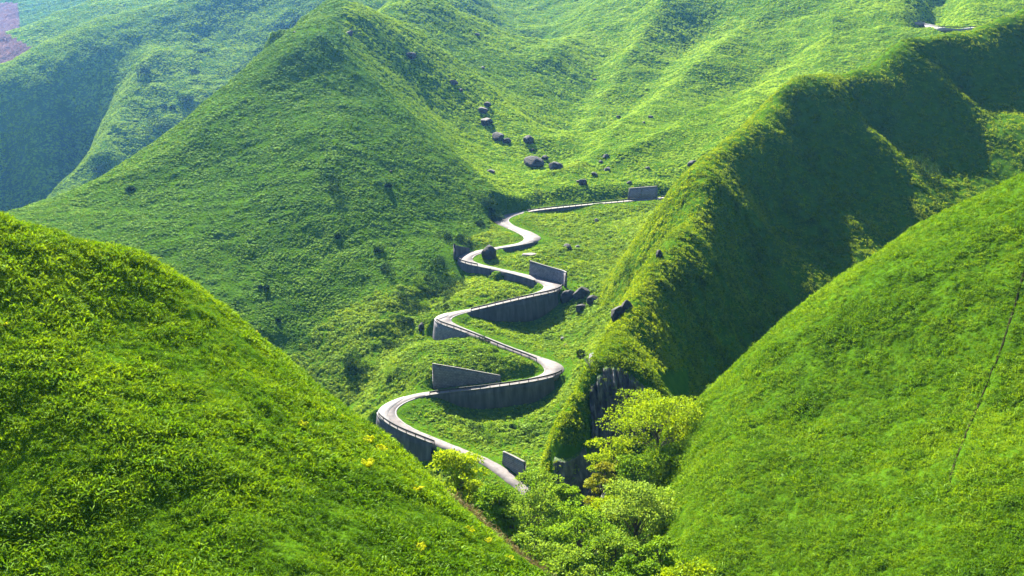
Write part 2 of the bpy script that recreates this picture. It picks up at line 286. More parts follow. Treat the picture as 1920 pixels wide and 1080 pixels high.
# where each hill may exist in plan: (u0,u1,Y0,Y1) u = x/y
DOM = {'A': (-9, .35, 0, 260), 'B': (-.05, 9, 0, 330), 'C': (-.1, 9, 120, 640), 'D': (-.45, .19, 40, 470), 'E': (-9, .13, 180, 950), 'F': (-.16, 9, 330, 1500),
       'G': (-9, .08, 500, 1400), 'H': (-9, 9, 850, 1700), 'I': (-9, 9, 1150, 2300), 'J': (-9, 9, 1500, 9999)}
# creases: sharp crests (+) and gullies (-) run over the hills: pts(px,py,Y), amp, width, falloff power
RIDGES = [
 ([(690, 700, 285), (750, 620, 300), (790, 560, 315), (835, 505, 336)], -4.5, 8, 2),
 ([(600, 88, 462), (680, 155, 448), (760, 235, 432), (830, 295, 420), (900, 350, 411), (930, 380, 402)], 3, 15, 1.2),
 ([(640, 20, 500), (600, 88, 462), (480, 178, 437), (330, 290, 408), (200, 352, 388)], 2.5, 14, 1.2),
 ([(720, 30, 505), (800, 90, 500), (880, 150, 495), (960, 230, 480), (1010, 300, 465)], 5, 14, 1.2),
 ([(690, 90, 485), (780, 170, 465), (870, 250, 450), (930, 300, 445)], -1.2, 14, 1.5),
 ([(1160, -20, 650), (1090, 60, 605), (1030, 130, 570)], 5, 14, 1.2),
 ([(1250, 0, 595), (1190, 100, 555), (1130, 200, 515), (1060, 310, 470)], 8, 17, 1.2),
 ([(1420, 30, 580), (1330, 120, 535), (1230, 200, 495), (1130, 310, 456), (1080, 350, 440)], 8, 17, 1.2),
 ([(1200, 0, 610), (1130, 110, 560), (1050, 250, 495)], -5, 14, 1.5),
 ([(1330, 20, 585), (1250, 120, 540), (1140, 250, 490)], -6, 15, 1.5),
 ([(1480, 90, 550), (1350, 170, 500), (1220, 270, 455)], -6, 14, 1.5),
 ([(1560, 30, 560), (1480, 178, 482), (1400, 192, 474), (1300, 216, 462), (1230, 255, 452), (1180, 300, 445)], 4, 10, 1.2),
 ([(150, 165, 905), (125, 215, 865), (100, 270, 825)], -46, 21, 2),
 ([(1765, -30, 610), (1750, 30, 560)], -16, 12, 2),
 ([(-30, 210, 880), (10, 270, 830), (0, 350, 770)], -50, 27, 2),
 ([(560, 60, 940), (400, 210, 860), (250, 310, 770)], -22, 18, 2),
 ([(300, 110, 930), (240, 190, 880), (190, 300, 790)], 12, 18, 1.3),
]
def dist_poly(X, Y, pl):
    best = np.full(X.shape, 1e9)
    for (x0, y0), (x1, y1) in zip(pl[:-1], pl[1:]):
        dx, dy = x1 - x0, y1 - y0; t = np.clip(((X - x0) * dx + (Y - y0) * dy) / (dx * dx + dy * dy + 1e-9), 0, 1)
        best = np.minimum(best, np.hypot(X - x0 - t * dx, Y - y0 - t * dy))
    return best
def axis():
    r = [18.0]
    while r[-1] < 2600:
        v = r[-1]
        r.append(v + (v * .0062 if v < 196 else (.55 if v < 446 else max(.9, v * .0052 - 1.3))))
    th = [-.80]
    while th[-1] < .80:
        t = th[-1]; th.append(t + (.0017 if -.17 < t < .11 else .0036))
    return np.array(r), np.array(th)
def smax(a, b, k):
    h = np.clip(.5 + .5 * (a - b) / k, 0, 1)
    return b * (1 - h) + a * h + k * h * (1 - h)
def terrain(r, th):
    """heights on the polar grid, hill index per vertex"""
    L = build_layers()
    rc = r[::3] if (len(r) - 1) % 3 == 0 else np.append(r[::3], r[-1])
    tc = th[::2] if (len(th) - 1) % 2 == 0 else np.append(th[::2], th[-1])
    R, T = np.meshgrid(rc, tc, indexing='ij'); X, Y = R * np.sin(T), R * np.cos(T); U = X / Y
    Z = np.full(X.shape, -60.0); ID = np.zeros(X.shape, int)
    for i, k in enumerate('DABCEFGHIJ'):
        u0, u1, y0, y1 = DOM[k]
        m = (U > u0) & (U < u1) & (Y > y0) & (Y < y1)
        if k == 'F': m &= (Y > 406 + .42 * X) | (X > 75) | (X < -25)
        if k == 'E': m &= ((X < -8) | (Y > 404 + .42 * X)) & (Y < np.where(U > -.155, 2000, np.interp(U, [-.56, -.466, -.384, -.32, -.277, -.233, -.194, -.155], [345, 372, 400, 425, 447, 470, 490, 520]) + 42))
        if not m.any(): continue
        z = np.full(X.shape, -999.0); z[m] = L[k](X[m], Y[m])
        ID = np.where(z > Z, i, ID); Z = smax(z, Z, 1.5 if k in 'ABCD' else 4.0)
    cm = ID == 3
    for (a, b, yy), am in (((1560, 200, 352), 2.5), ((1720, 130, 388), 3)):     # spurs running down off the shaded ridge
        p = at(a, b, yy); q = p + np.array([62, -58, 0]); d = dist_poly(X, Y, [tuple(p[:2]), tuple(q[:2])]); Z = Z + np.where(cm, am * np.exp(-(d / 13) ** 2), 0)
    Z0 = Z.copy()
    def hitc(px, py, ymin):
        Yv = np.arange(ymin, 1500, 2.0); q = at(px + 0 * Yv, py + 0 * Yv, Yv); rr, tt = np.hypot(q[:, 0], q[:, 1]), np.arctan2(q[:, 0], q[:, 1])
        i = np.clip(np.searchsorted(rc, rr), 0, len(rc) - 1); j = np.clip(np.searchsorted(tc, tt), 0, len(tc) - 1); b = Z0[i, j] > q[:, 2]
        return q[int(np.argmax(b))] if b.any() else at(px, py, 1000)
    for pts, amp, w, pw in RIDGES:
        pl = [tuple(hitc(p[0], p[1], 720 if p[2] > 700 else (330 if p[2] > 345 else 235))[:2]) for p in pts]; d = dist_poly(X, Y, pl)
        Z = Z + amp * np.exp(-(d / w) ** pw)
    # bilinear up to the fine grid
    def up(Zc):
        a = np.stack([np.interp(r, rc, Zc[:, j]) for j in range(Zc.shape[1])], 1)
        return np.stack([np.interp(th, tc, a[i]) for i in range(a.shape[0])], 0)
    i0 = np.clip(np.searchsorted(rc, r), 0, len(rc) - 1); j0 = np.clip(np.searchsorted(tc, th), 0, len(tc) - 1)
    return up(Z), ID[np.ix_(i0, j0)]
# the road climbing the valley: (px, py, Y, width), bottom to top
ROAD = [(1030, 960, 208, 4.6), (990, 922, 214, 4.6), (950, 890, 220, 4.8), (915, 868, 225, 4.6), (862, 845, 229, 4.5), (800, 822, 234, 4.6), (762, 806, 237, 5), (735, 788, 240.5, 5.4), (722, 772, 244, 5.8), (738, 757, 249, 5.4), (775, 744, 253.5, 4.6),
        (820, 735, 255.5, 4.2), (900, 726.5, 258, 4.2), (960, 719, 260.5, 4.2), (1010, 711, 263, 4.8), (1040, 699, 266, 6), (1040, 687, 270, 6.5), (1010, 674, 274, 5), (960, 655, 278, 4.4), (910, 635, 283, 4.2), (865, 616, 288, 4.4), (832, 603, 293, 5.6), (832, 594, 298, 6),
        (860, 587.5, 301.5, 5), (890, 580, 303.5, 4.2), (940, 567, 307, 4.2), (1000, 553, 312, 4.8), (1036, 543, 317, 6.5), (1036, 533, 322, 6.8), (1000, 521, 327, 5.2), (960, 511, 332, 4.6), (915, 501, 337, 4.6), (880, 493, 341.5, 5.6), (870, 484, 347, 6.4), (890, 474, 353, 5.6),
        (930, 465.5, 358, 4.8), (975, 458, 362, 5), (1000, 448, 368, 7), (988, 438, 375, 6.6), (962, 427, 382, 5.8), (940, 416, 390, 6.4), (948, 406, 397, 6), (980, 398, 403, 4.6), (1020, 392.5, 407, 4.2), (1080, 386, 411, 4), (1140, 380, 415, 4), (1200, 375, 420, 4), (1270, 368.5, 426, 4), (1340, 360, 432, 4)]
def road_samples():
    P = catmull(ROAD, 8); w = P[:, 3] * (.64 + .18 * np.clip((P[:, 3] - 4.4) / 2, 0, 1)); p = at(P[:, 0], P[:, 1], P[:, 2])
    for _ in range(3):                                   # even spacing 0.6 m, heights smoothed
        d = np.r_[0, np.cumsum(np.hypot(np.diff(p[:, 0]), np.diff(p[:, 1])))]
        n = int(d[-1] / .6); q = np.linspace(0, d[-1], n)
        w = np.interp(q, d, w); p = np.stack([np.interp(q, d, p[:, k]) for k in range(3)], 1)
        k = np.hanning(13); k /= k.sum()
        for c in (0, 1, 2):
            kk = k if c < 2 else np.hanning(31) / np.hanning(31).sum()
            e = np.pad(p[:, c], len(kk) // 2, mode='reflect', reflect_type='odd'); p[:, c] = np.convolve(e, kk, 'valid')
    t = np.gradient(p[:, :2], axis=0); t /= np.linalg.norm(t, axis=1, keepdims=True)
    nrm = np.stack([t[:, 1], -t[:, 0]], 1)               # points to the right of travel
    return p, w, nrm
RP, RW, RN = road_samples()
RPX = to_px(RP)
def s_at(px, py):
    """index of the road sample seen nearest to a picture point"""
    return int(np.argmin((RPX[0] - px) ** 2 + 4 * (RPX[1] - py) ** 2))
# retaining walls under the road: side (+1 right of travel, -1 left), from, to
UNDER = [(-1, (815, 828), (706, 775)), (1, (795, 740), (1030, 706)), (-1, (880, 622), (822, 598)), (1, (880, 582), (1034, 545)), (-1, (925, 503), (868, 489)),
         (-1, (1012, 524), (950, 509)), (1, (945, 462), (990, 455)), (1, (985, 397), (1122, 382)), (1, (1235, 371), (1300, 365))]
UNDER = [(sd, s_at(*a), s_at(*b)) for sd, a, b in UNDER]
# walls on the uphill side: side, from, to, distance from the kerb, picture height of the top at either end
UPHILL = [(-1, (945, 720), (817, 735), 2.0, 705.5, 683, 'masonry'), (1, (1052, 538), (985, 517), .9, 512, 490, 'masonry'), (1, (968, 903), (925, 874), 1.0, 868, 848, 'masonry'), (-1, (867, 487), (892, 474), .7, 458, 466, 'concrete')]
UPHILL = [(sd, *sorted((s_at(*a), s_at(*b))), off, *((ta, tb) if s_at(*a) < s_at(*b) else (tb, ta)), mt) for sd, a, b, off, ta, tb, mt in UPHILL]
def carve(Z, r, th):
    i0, i1 = np.searchsorted(r, [195, 446]); j0, j1 = np.searchsorted(th, [-.17, .21])
    R, T = np.meshgrid(r[i0:i1], th[j0:j1], indexing='ij'); X, Y = R * np.sin(T), R * np.cos(T)
    z = Z[i0:i1, j0:j1].copy(); best = np.full(X.shape, 1e9); bi = np.zeros(X.shape, int)
    for k in range(0, len(RP)):
        x, y = RP[k, :2]
        # only a window of rows near this sample
        a = np.searchsorted(r[i0:i1], math.hypot(x, y) - 13); b = np.searchsorted(r[i0:i1], math.hypot(x, y) + 13)
        ta = math.atan2(x, y); c = np.searchsorted(th[j0:j1], ta - .06); e = np.searchsorted(th[j0:j1], ta + .06)
        d = np.hypot(X[a:b, c:e] - x, Y[a:b, c:e] - y); m = d < best[a:b, c:e]
        best[a:b, c:e][m] = d[m]; bi[a:b, c:e][m] = k
    near = best < 12.9; side = np.sign((X - RP[bi, 0]) * RN[bi, 0] + (Y - RP[bi, 1]) * RN[bi, 1])
    hard = np.zeros(X.shape, bool)
    for sd, a, b in UNDER: hard |= (side == sd) & (bi >= a - 2) & (bi <= b + 2)
    flat = np.where(hard, RW[bi] / 2 - 1.0, RW[bi] / 2 + .25)
    wid = np.where(hard, 1.0, 4.5)
    wid = np.where(~hard & (bi > s_at(1000, 395)), 11.0, wid)
    for sd, a, b, off, _, _, _ in UPHILL:
        m = (side == sd) & (bi >= a) & (bi <= b); flat = np.where(m, RW[bi] / 2 + off + .2, flat); wid = np.where(m, .6, wid)
    t = np.clip((best - flat) / wid, 0, 1); t = t * t * (3 - 2 * t)
    z = np.where(near, (RP[bi, 2] - .12) * (1 - t) + z * t, z)
    Z[i0:i1, j0:j1] = z
    best_full = np.full(Z.shape, 99.0); best_full[i0:i1, j0:j1] = best - RW[bi] / 2
    return Z, best_full
# ---------------------------------------------------------------- the ground mesh
r_ax, t_ax = axis(); Zg, IDg = terrain(r_ax, t_ax); Zg, ROADD = carve(Zg, r_ax, t_ax)
Rg, Tg = np.meshgrid(r_ax, t_ax, indexing='ij'); Xg, Yg = Rg * np.sin(Tg), Rg * np.cos(Tg)
# relief of the turf: hummocks, little terraces
k = np.clip((ROADD - 1) / 13, 0, 1)
rough = fbm(Xg / 9, Yg / 9, 3) * 1.1 + fbm(Xg / 2.6, Yg / 2.6, 9, 3) * .45
far = np.clip((Rg - 330) / 500, 0, 1)
rough += far * (fbm(Xg / 40, Yg / 40, 5) * 5 + fbm(Xg / 14, Yg / 14, 15) * 2.5)
rough = rough + np.where(IDg == 3, fbm(Xg / 19, Yg / 19, 71, 2) * 3.2, 0) * np.clip((Rg - 225) / 60, 0, 1)
rough = np.where(Rg < 115, rough * .5 + fbm(Xg / 1.4, Yg / 1.4, 61, 2) * .34, rough)
Zg = Zg + rough * k
def zat(x, y):
    x = np.asarray(x, float); y = np.asarray(y, float)
    rr = np.hypot(x, y); tt = np.arctan2(x, y)
    fi = np.interp(rr, r_ax, np.arange(len(r_ax))); fj = np.interp(tt, t_ax, np.arange(len(t_ax)))
    i = np.clip(fi.astype(int), 0, len(r_ax) - 2); j = np.clip(fj.astype(int), 0, len(t_ax) - 2); a = fi - i; b = fj - j
    return (Zg[i, j] * (1 - a) + Zg[i + 1, j] * a) * (1 - b) + (Zg[i, j + 1] * (1 - a) + Zg[i + 1, j + 1] * a) * b
def hit(px, py, ymin=20):
    """first ground point seen in a direction of the survey picture"""
    Y = np.concatenate([np.arange(ymin, 500, .4), np.arange(500, 2200, 1.5)]); p = at(px + 0 * Y, py + 0 * Y, Y)
    b = zat(p[:, 0], p[:, 1]) > p[:, 2]
    i = int(np.argmax(b)) if b.any() else len(Y) - 1
    return p[i]
nr, nth = Zg.shape
Vall = np.stack([Xg, Yg, Zg], -1).reshape(-1, 3)
fi, fj = np.meshgrid(np.arange(nr - 1), np.arange(nth - 1), indexing='ij')
q0 = (fi * nth + fj).ravel(); FQ = np.stack([q0, q0 + nth, q0 + nth + 1, q0 + 1], 1)[:, ::-1]
fid = IDg[:-1, :-1].ravel()
px_, py_ = to_px(Vall.reshape(nr, nth, 3))
NAMES = [('valley_ground', 'D', 'green floor of the gorge that the winding road climbs'), ('hill', 'A', 'bright grassy hillside filling the lower left corner of the view'),
         ('hill', 'B', 'smooth sunlit grass slope filling the lower right, with a thin worn track'), ('hill', 'C', 'steep dark shaded ridge with bright crest above the cliffs'),
         ('hill', 'E', 'large pointed grass hill with a shaded face left of the road'), ('hill', 'F', 'ribbed pale green slopes high behind the road'),
         ('hill', 'G', 'hazy blue green hillside with dark hollows at the upper left'), ('hill', 'H', 'hazy rounded far slope at the top left'),
         ('hill', 'I', 'farther blue slope in the top left corner'), ('hill', 'J', 'farthest high ground closing the view')]
hue = np.zeros((nr, nth))
mj = fbm(Xg / 25, Yg / 25, 3, 3) * 8
mauve = ((IDg == 7) & (px_ + mj < (py_ - 62) * 1.8)) | ((IDg == 8) & (px_ + mj * .6 < 32) & (py_ > 8))
for i, (nm, kk, lab) in enumerate(NAMES):
    sel = fid == i
    if not sel.any(): continue
    mm = mauve[:-1, :-1].ravel() & sel
    for sub, ss in ((0, sel & ~mm), (1, mm)):
        if ss.sum() < 4: continue
        ids, inv = np.unique(FQ[ss], return_inverse=True)
        o = mesh_np(nm if not sub else 'heath_field', Vall[ids], inv.reshape(-1, 4), M['ground'] if not sub else M['soil'], smooth=True)
        tag(o, lab if not sub else 'mauve bare field on the far slope at the left edge, ' + ('lower' if kk == 'H' else 'upper') + ' of two', 'hill' if not sub else 'field', kind='structure')
# ---------------------------------------------------------------- plants that cover the ground
LIB = bpy.data.collections.new('plant shapes')
def leaf_faces(P, D, Ln, W, bend=.25, up=None):
    if up is not None: return leaf_up(P, D, Ln, W, bend, up)
    """folded two-quad leaves: base P, direction D"""
    n = len(P); side = np.cross(D, rng.normal(size=(n, 3))); side /= np.linalg.norm(side, axis=1, keepdims=True) + 1e-9
    Ln = np.broadcast_to(Ln, (n,))[:, None]; W = np.broadcast_to(W, (n,))[:, None]
    mid = P + D * Ln * .55; tip = P + D * Ln - np.array([0, 0, 1]) * Ln * bend
    V = np.stack([P - side * W * .35, P + side * W * .35, mid + side * W, mid - side * W, tip + side * W * .15, tip - side * W * .15], 1).reshape(-1, 3)
    b = np.arange(n)[:, None] * 6
    return V, np.vstack([b + np.array([[0, 1, 2, 3]]), b + np.array([[3, 2, 4, 5]])])
def leaf_up(P, D, Ln, W, bend, up):
    n = len(P); side = np.cross(D, up); side /= np.linalg.norm(side, axis=1, keepdims=True) + 1e-9; Ln = np.asarray(Ln)[:, None]; W = np.asarray(W)[:, None]
    mid = P + D * Ln * .5 + up * Ln * .12; tip = P + D * Ln
    V = np.stack([P - side * W * .5, P + side * W * .5, mid + side * W, mid - side * W, tip + side * W * .3, tip - side * W * .3], 1).reshape(-1, 3)
    b = np.arange(n)[:, None] * 6; return V, np.vstack([b + np.array([[0, 1, 2, 3]]), b + np.array([[3, 2, 4, 5]])])
def mound(n=32, R=.66, H=.27, L0=.36, W=.13):
    d = dirs(n, .05, 1); P = d * np.array([R, R, H]) * rng.uniform(.7, 1, (n, 1)); nn = d / np.array([R, R, H]); nn /= np.linalg.norm(nn, axis=1, keepdims=True); nn = nn + rng.normal(0, .22, (n, 3)); nn /= np.linalg.norm(nn, axis=1, keepdims=True)
    dd = np.cross(nn, rng.normal(size=(n, 3))); dd /= np.linalg.norm(dd, axis=1, keepdims=True)
    return leaf_faces(P - dd * L0 * .5, dd, rng.uniform(.7, 1.3, n) * L0, W * rng.uniform(.7, 1.3, n), .3, nn)
def dirs(n, zmin=.2, zmax=1):
    z = rng.uniform(zmin, zmax, n); a = rng.uniform(0, 2 * math.pi, n); h = np.sqrt(1 - z * z); return np.stack([h * np.cos(a), h * np.sin(a), z], 1)
def shape(name, V, Fc, m):
    o = mesh_np(name, V, Fc, m); C.objects.unlink(o); return o
def tuft(n=16, spread=.22, L0=.55, W=.035):
    P = np.c_[rng.normal(0, spread, (n, 2)), np.full(n, -.05)]
    return leaf_faces(P, dirs(n, .45, .98), rng.uniform(.6, 1.25, n) * L0, W * rng.uniform(.7, 1.3, n), .35)
def clump(n=26, R=.5, H=.45, L0=.26, W=.085):
    d = dirs(n, .05, 1); P = d * np.array([R, R, H]) * rng.uniform(.55, 1, (n, 1)); dd = d + rng.normal(0, .45, (n, 3)); dd[:, 2] += .25; dd /= np.linalg.norm(dd, axis=1, keepdims=True)
    return leaf_faces(P, dd, rng.uniform(.7, 1.3, n) * L0, W * rng.uniform(.7, 1.3, n), .3)
def lib(name, gens, m):
    c = bpy.data.collections.new(name)
    for i, (V, Fc) in enumerate(gens): c.objects.link(shape('plant_shape', V, Fc, m))
    return c
def gn_scatter(name, P, Nn, S, coll, label, cat='grass', ncoll=4):
    me = bpy.data.meshes.new(name); me.vertices.add(len(P)); me.vertices.foreach_set('co', P.astype(np.float32).ravel())
    a = me.attributes.new('nrm', 'FLOAT_VECTOR', 'POINT'); a.data.foreach_set('vector', Nn.astype(np.float32).ravel())
    a = me.attributes.new('scl', 'FLOAT', 'POINT'); a.data.foreach_set('value', S.astype(np.float32))
    me.update(); o = bpy.data.objects.new(name, me); C.objects.link(o); tag(o, label, cat, kind='stuff')
    g = bpy.data.node_groups.new('cover', 'GeometryNodeTree'); g.interface.new_socket('Geometry', in_out='INPUT', socket_type='NodeSocketGeometry'); g.interface.new_socket('Geometry', in_out='OUTPUT', socket_type='NodeSocketGeometry')
    N, L = g.nodes, g.links; gi, go = N.new('NodeGroupInput'), N.new('NodeGroupOutput')
    ci = N.new('GeometryNodeCollectionInfo'); ci.inputs['Collection'].default_value = coll; ci.inputs['Separate Children'].default_value = True; ci.inputs['Reset Children'].default_value = True
    ip = N.new('GeometryNodeInstanceOnPoints'); ip.inputs['Pick Instance'].default_value = True
    ri = N.new('FunctionNodeRandomValue'); ri.data_type = 'INT'; ri.inputs['Min'].default_value = 0; ri.inputs['Max'].default_value = ncoll - 1
    an = N.new('GeometryNodeInputNamedAttribute'); an.data_type = 'FLOAT_VECTOR'; an.inputs[0].default_value = 'nrm'
    asc = N.new('GeometryNodeInputNamedAttribute'); asc.data_type = 'FLOAT'; asc.inputs[0].default_value = 'scl'
    al = N.new('FunctionNodeAlignRotationToVector'); al.axis = 'Z'; L.new(an.outputs['Attribute'], al.inputs['Vector'])
    rr = N.new('FunctionNodeRandomValue'); rr.data_type = 'FLOAT_VECTOR'; rr.inputs[0].default_value = (-.25, -.25, 0); rr.inputs[1].default_value = (.25, .25, 6.283)
    ro = N.new('FunctionNodeRotateRotation'); ro.rotation_space = 'LOCAL'; L.new(al.outputs[0], ro.inputs[0]); L.new(rr.outputs[0], ro.inputs[1])
    L.new(gi.outputs[0], ip.inputs['Points']); L.new(ci.outputs[0], ip.inputs['Instance']); L.new(ri.outputs[2], ip.inputs['Instance Index'])
    L.new(ro.outputs[0], ip.inputs['Rotation']); L.new(asc.outputs['Attribute'], ip.inputs['Scale']); L.new(ip.outputs[0], go.inputs[0])
    md = o.modifiers.new('cover', 'NODES'); md.node_group = g; return o
# visibility from around the viewpoint, cell areas, normals
tanv = (Zg - CZ) / Rg; run = np.maximum.accumulate(tanv, axis=0); hidden = (run - tanv) * Rg > 2.5 + Rg * .012
inview = (px_ > -260) & (px_ < 2180) & (py_ > -130) & (py_ < 1240)
a_ = np.gradient(Vall.reshape(nr, nth, 3), axis=0); b_ = np.gradient(Vall.reshape(nr, nth, 3), axis=1)
NR = np.cross(b_, a_); AR = np.linalg.norm(NR, axis=-1); NR /= AR[..., None] + 1e-9
AREA = AR
def scatter_pts(mask, dens, smin, smax_, seed=0):
    """dens: plants per square metre (array or number)"""
    rg = np.random.default_rng(seed); lam = np.where(mask, AREA * dens, 0.0)
    n = rg.poisson(lam); ii, jj = np.nonzero(n); rep_ = n[ii, jj]; ii = np.repeat(ii, rep_); jj = np.repeat(jj, rep_)
    ii = np.minimum(ii, nr - 2); jj = np.minimum(jj, nth - 2); a, b = rg.random(len(ii)), rg.random(len(ii)); G = Vall.reshape(nr, nth, 3)
    P = (G[ii, jj] * (1 - a)[:, None] + G[ii + 1, jj] * a[:, None]) * (1 - b)[:, None] + (G[ii, jj + 1] * (1 - a)[:, None] + G[ii + 1, jj + 1] * a[:, None]) * b[:, None]
    Nn = NR[ii, jj] * .6 + np.array([0, 0, .4]); S = rg.uniform(smin, smax_, len(ii))
    return P, Nn, S, ii, jj
FL = np.where(hidden, .12, 1.0) * inview
TUFTS = lib('grass tufts', [tuft(20, .2, .55, .03) for _ in range(4)] + [tuft(18, .15, .8, .026)] + [clump(26, .33, .3, .2, .045) for _ in range(2)], M['grass'])
SL = lib('slope plants', [mound(30, .6, .36, .32, .11) for _ in range(3)] + [clump(24)] + [tuft(14, .2, .8, .06)], M['slope'])
RG = lib('ridge plants', [clump(24) for _ in range(4)] + [tuft(14, .2, .8, .06)], M['ridge'])
FA = lib('hill plants', [mound() for _ in range(4)], M['far'])
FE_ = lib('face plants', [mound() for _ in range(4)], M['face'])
HE = lib('heath plants', [clump(20, .6, .42, .36, .13) for _ in range(3)], M['heath'])
QUAL = 1.0
patchy = 1 + .9 * fbm(Xg / 3.2, Yg / 3.2, 41, 3)
roadlow = np.clip(.25 + ROADD / 9, .25, 1)
def cover(idx, nm, coll, dens, s0, s1, label, seed, nc, extra=None, sfun=None, cat='grass'):
    m = (IDg == idx) & (ROADD > .45) & ~mauve
    if idx == 3: m &= ~((((px_ > 1100) & (px_ < 1290) & (py_ > 688) & (py_ < 840)) | ((px_ > 1030) & (px_ < 1140) & (py_ > 842) & (py_ < 975))) & (NR[..., 2] < .6))
    if extra is not None: m &= extra
    P, Nn, S, ii, jj = scatter_pts(m, dens * FL * (1.7 if coll in (FA, FE_) else 1), s0, s1, seed)
    S *= np.clip(patchy[ii, jj], .4, 1.6) * roadlow[ii, jj]
    if sfun is not None: S *= sfun[ii, jj]
    print(nm, label[:20], len(P)); gn_scatter(nm, P, Nn, S * (.72 if coll in (FA, FE_) else 1), coll, label, cat, nc)
track = dist_poly(Xg, Yg, [tuple(hit(*q)[:2]) for q in ((1922, 505), (1895, 600), (1872, 670), (1845, 735), (1810, 820), (1785, 890), (1775, 950))])
trackw = .35 + .3 * (fbm(Xg / 3, Yg / 3, 77, 2) + .3)
near = np.clip((Rg / 75) ** -1.0, .4, 1.6)
cover(1, 'grass', TUFTS, 10 * near ** 1.6, .55, 1.05, 'leafy bright grass over the lower left hillside', 1, 7)
cover(2, 'grass', TUFTS, 6.5 * np.clip(130 / Rg, .6, 1.6) ** 2, .65, 1.15, 'short even grass over the sunlit lower right slope', 2, 7, extra=track > .3)
eright = dist_poly(Xg, Yg, [(0, 0), (1, 1)]) * 0 + ((px_ > 640) & (py_ < 380) & ((px_ - 600) > (py_ - 60) * 1.12) & (Yg > 380))  # sunlit side of the pointed hill, given the brighter grass tone
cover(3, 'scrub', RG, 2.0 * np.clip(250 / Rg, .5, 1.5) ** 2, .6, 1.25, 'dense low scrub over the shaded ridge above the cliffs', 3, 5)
cover(0, 'ground_cover', SL, 1.9 * np.where(Rg < 195, .7, 1), .6, 1.5, 'bracken covering the gorge floor between the road bends', 4, 5)
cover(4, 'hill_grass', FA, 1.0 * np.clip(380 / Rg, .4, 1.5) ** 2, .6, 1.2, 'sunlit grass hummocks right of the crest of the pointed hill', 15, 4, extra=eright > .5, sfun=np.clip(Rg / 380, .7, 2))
cover(4, 'hill_grass', FE_, 1.0 * np.clip(380 / Rg, .4, 1.5) ** 2, .6, 1.2, 'grass hummocks over the shaded face of the large pointed hill', 5, 4, extra=eright < .5, sfun=np.clip(Rg / 380, .7, 2))  # rest of the hill gets the grass with shade in its colour
cover(5, 'hill_grass', FA, .75 * np.clip(480 / Rg, .3, 1.5) ** 2, .6, 1.15, 'grass hummocks over the ribbed slopes behind the road', 6, 4, sfun=np.clip(Rg / 420, .7, 2))
cover(8, 'hill_grass', FE_, .06, 2.5, 4, 'grass on the farther blue slope in the corner', 28, 4)
cover(6, 'hill_grass', FA, .36 * np.clip(850 / Rg, .5, 1.5) ** 2, 1.2, 2.2, 'grass over the hazy upper left hillside', 7, 4)
cover(7, 'hill_grass', FA, .12, 1.6, 2.8, 'grass over the rounded far slope at the top left', 8, 4)
P, Nn, S, _, _ = scatter_pts(mauve, .35 * FL, 1.3, 2.4, 9); gn_scatter('heath', P, Nn, S, HE, 'mauve dry growth on the bare fields at the left edge', 'heath', 3)
# ---------------------------------------------------------------- haze
def haze():
    m, N, L = mat('haze air'); out = N.new('ShaderNodeOutputMaterial'); v = N.new('ShaderNodeVolumePrincipled')
    v.inputs['Color'].default_value = (.13, .40, 1, 1); v.inputs['Density'].default_value = HAZE; v.inputs['Anisotropy'].default_value = .6
    L.new(v.outputs[0], out.inputs['Volume']); mb = MB(); z0 = Zg.min() - 1; z1 = max(Zg.max(), 100) + 25; X = 2300
    mb.box((0, 1200, (z0 + z1) / 2), (X, 1500, (z1 - z0) / 2)); o = mb.build('haze', m); o['kind'] = 'stuff'; o['label'] = 'thin blue air between the hills'; o['category'] = 'haze'
HAZE = .00006
haze()
# ---------------------------------------------------------------- road and gutters
def zpy(py, Y):                      # height seen at picture row py at forward distance Y
    v = (540 - py) / F; return CZ + (-SP + v * CP) / (CP + v * SP) * Y
def off_line(a, b, side, off, dz=0.0):
    """line beside the road: side * (half width + off)"""
    i = np.arange(a, b + 1); q = RP[i].copy(); q[:, :2] += RN[i] * (side * (RW[i] / 2 + off))[:, None]; q[:, 2] += dz
    return q
n_ = len(RP) - 1
jag = vnoise(np.arange(n_ + 1) / 3.0, np.zeros(n_ + 1), 5) * .25
def edge(side, off, dz, a=0, b=n_): return off_line(a, b, side, off, dz)
mb = MB(); L_, R_ = edge(-1, 0, 0), edge(1, 0, 0)
L_[:, :2] -= RN * jag[:, None]; R_[:, :2] += RN * jag[::-1][:, None]
lo = np.array([0, 0, 1.1]); mb.sweep([L_, R_, R_ - lo, L_ - lo], None)
o = mb.build('road', M['road']); tag(o, 'pale narrow concrete road climbing the gorge in tight switchbacks', 'road', kind='structure')
GUT = [(1, (800, 822), (722, 772)), (1, (722, 772), (775, 744)), (-1, (940, 722), (1040, 690)), (1, (1010, 674), (865, 616)), (1, (832, 600), (880, 582)), (-1, (1000, 553), (1036, 533)), (1, (1000, 521), (880, 493)), (1, (870, 484), (930, 465.5)), (-1, (1000, 448), (962, 427)), (1, (955, 424), (980, 398))]
for sd_, a, b in GUT:
    a, b = sorted((s_at(*a), s_at(*b))); A_, B_ = off_line(a, b, sd_, -.42, .006), off_line(a, b, sd_, -.08, .006)
    mb = MB(); mb.sweep([A_, B_, B_ - np.array([0, 0, .1]), A_ - np.array([0, 0, .1])], None)
    o = mb.build('gutter', M['gutter']); tag(o, 'pale concrete gutter along the inside edge of the road', 'gutter', kind='structure')
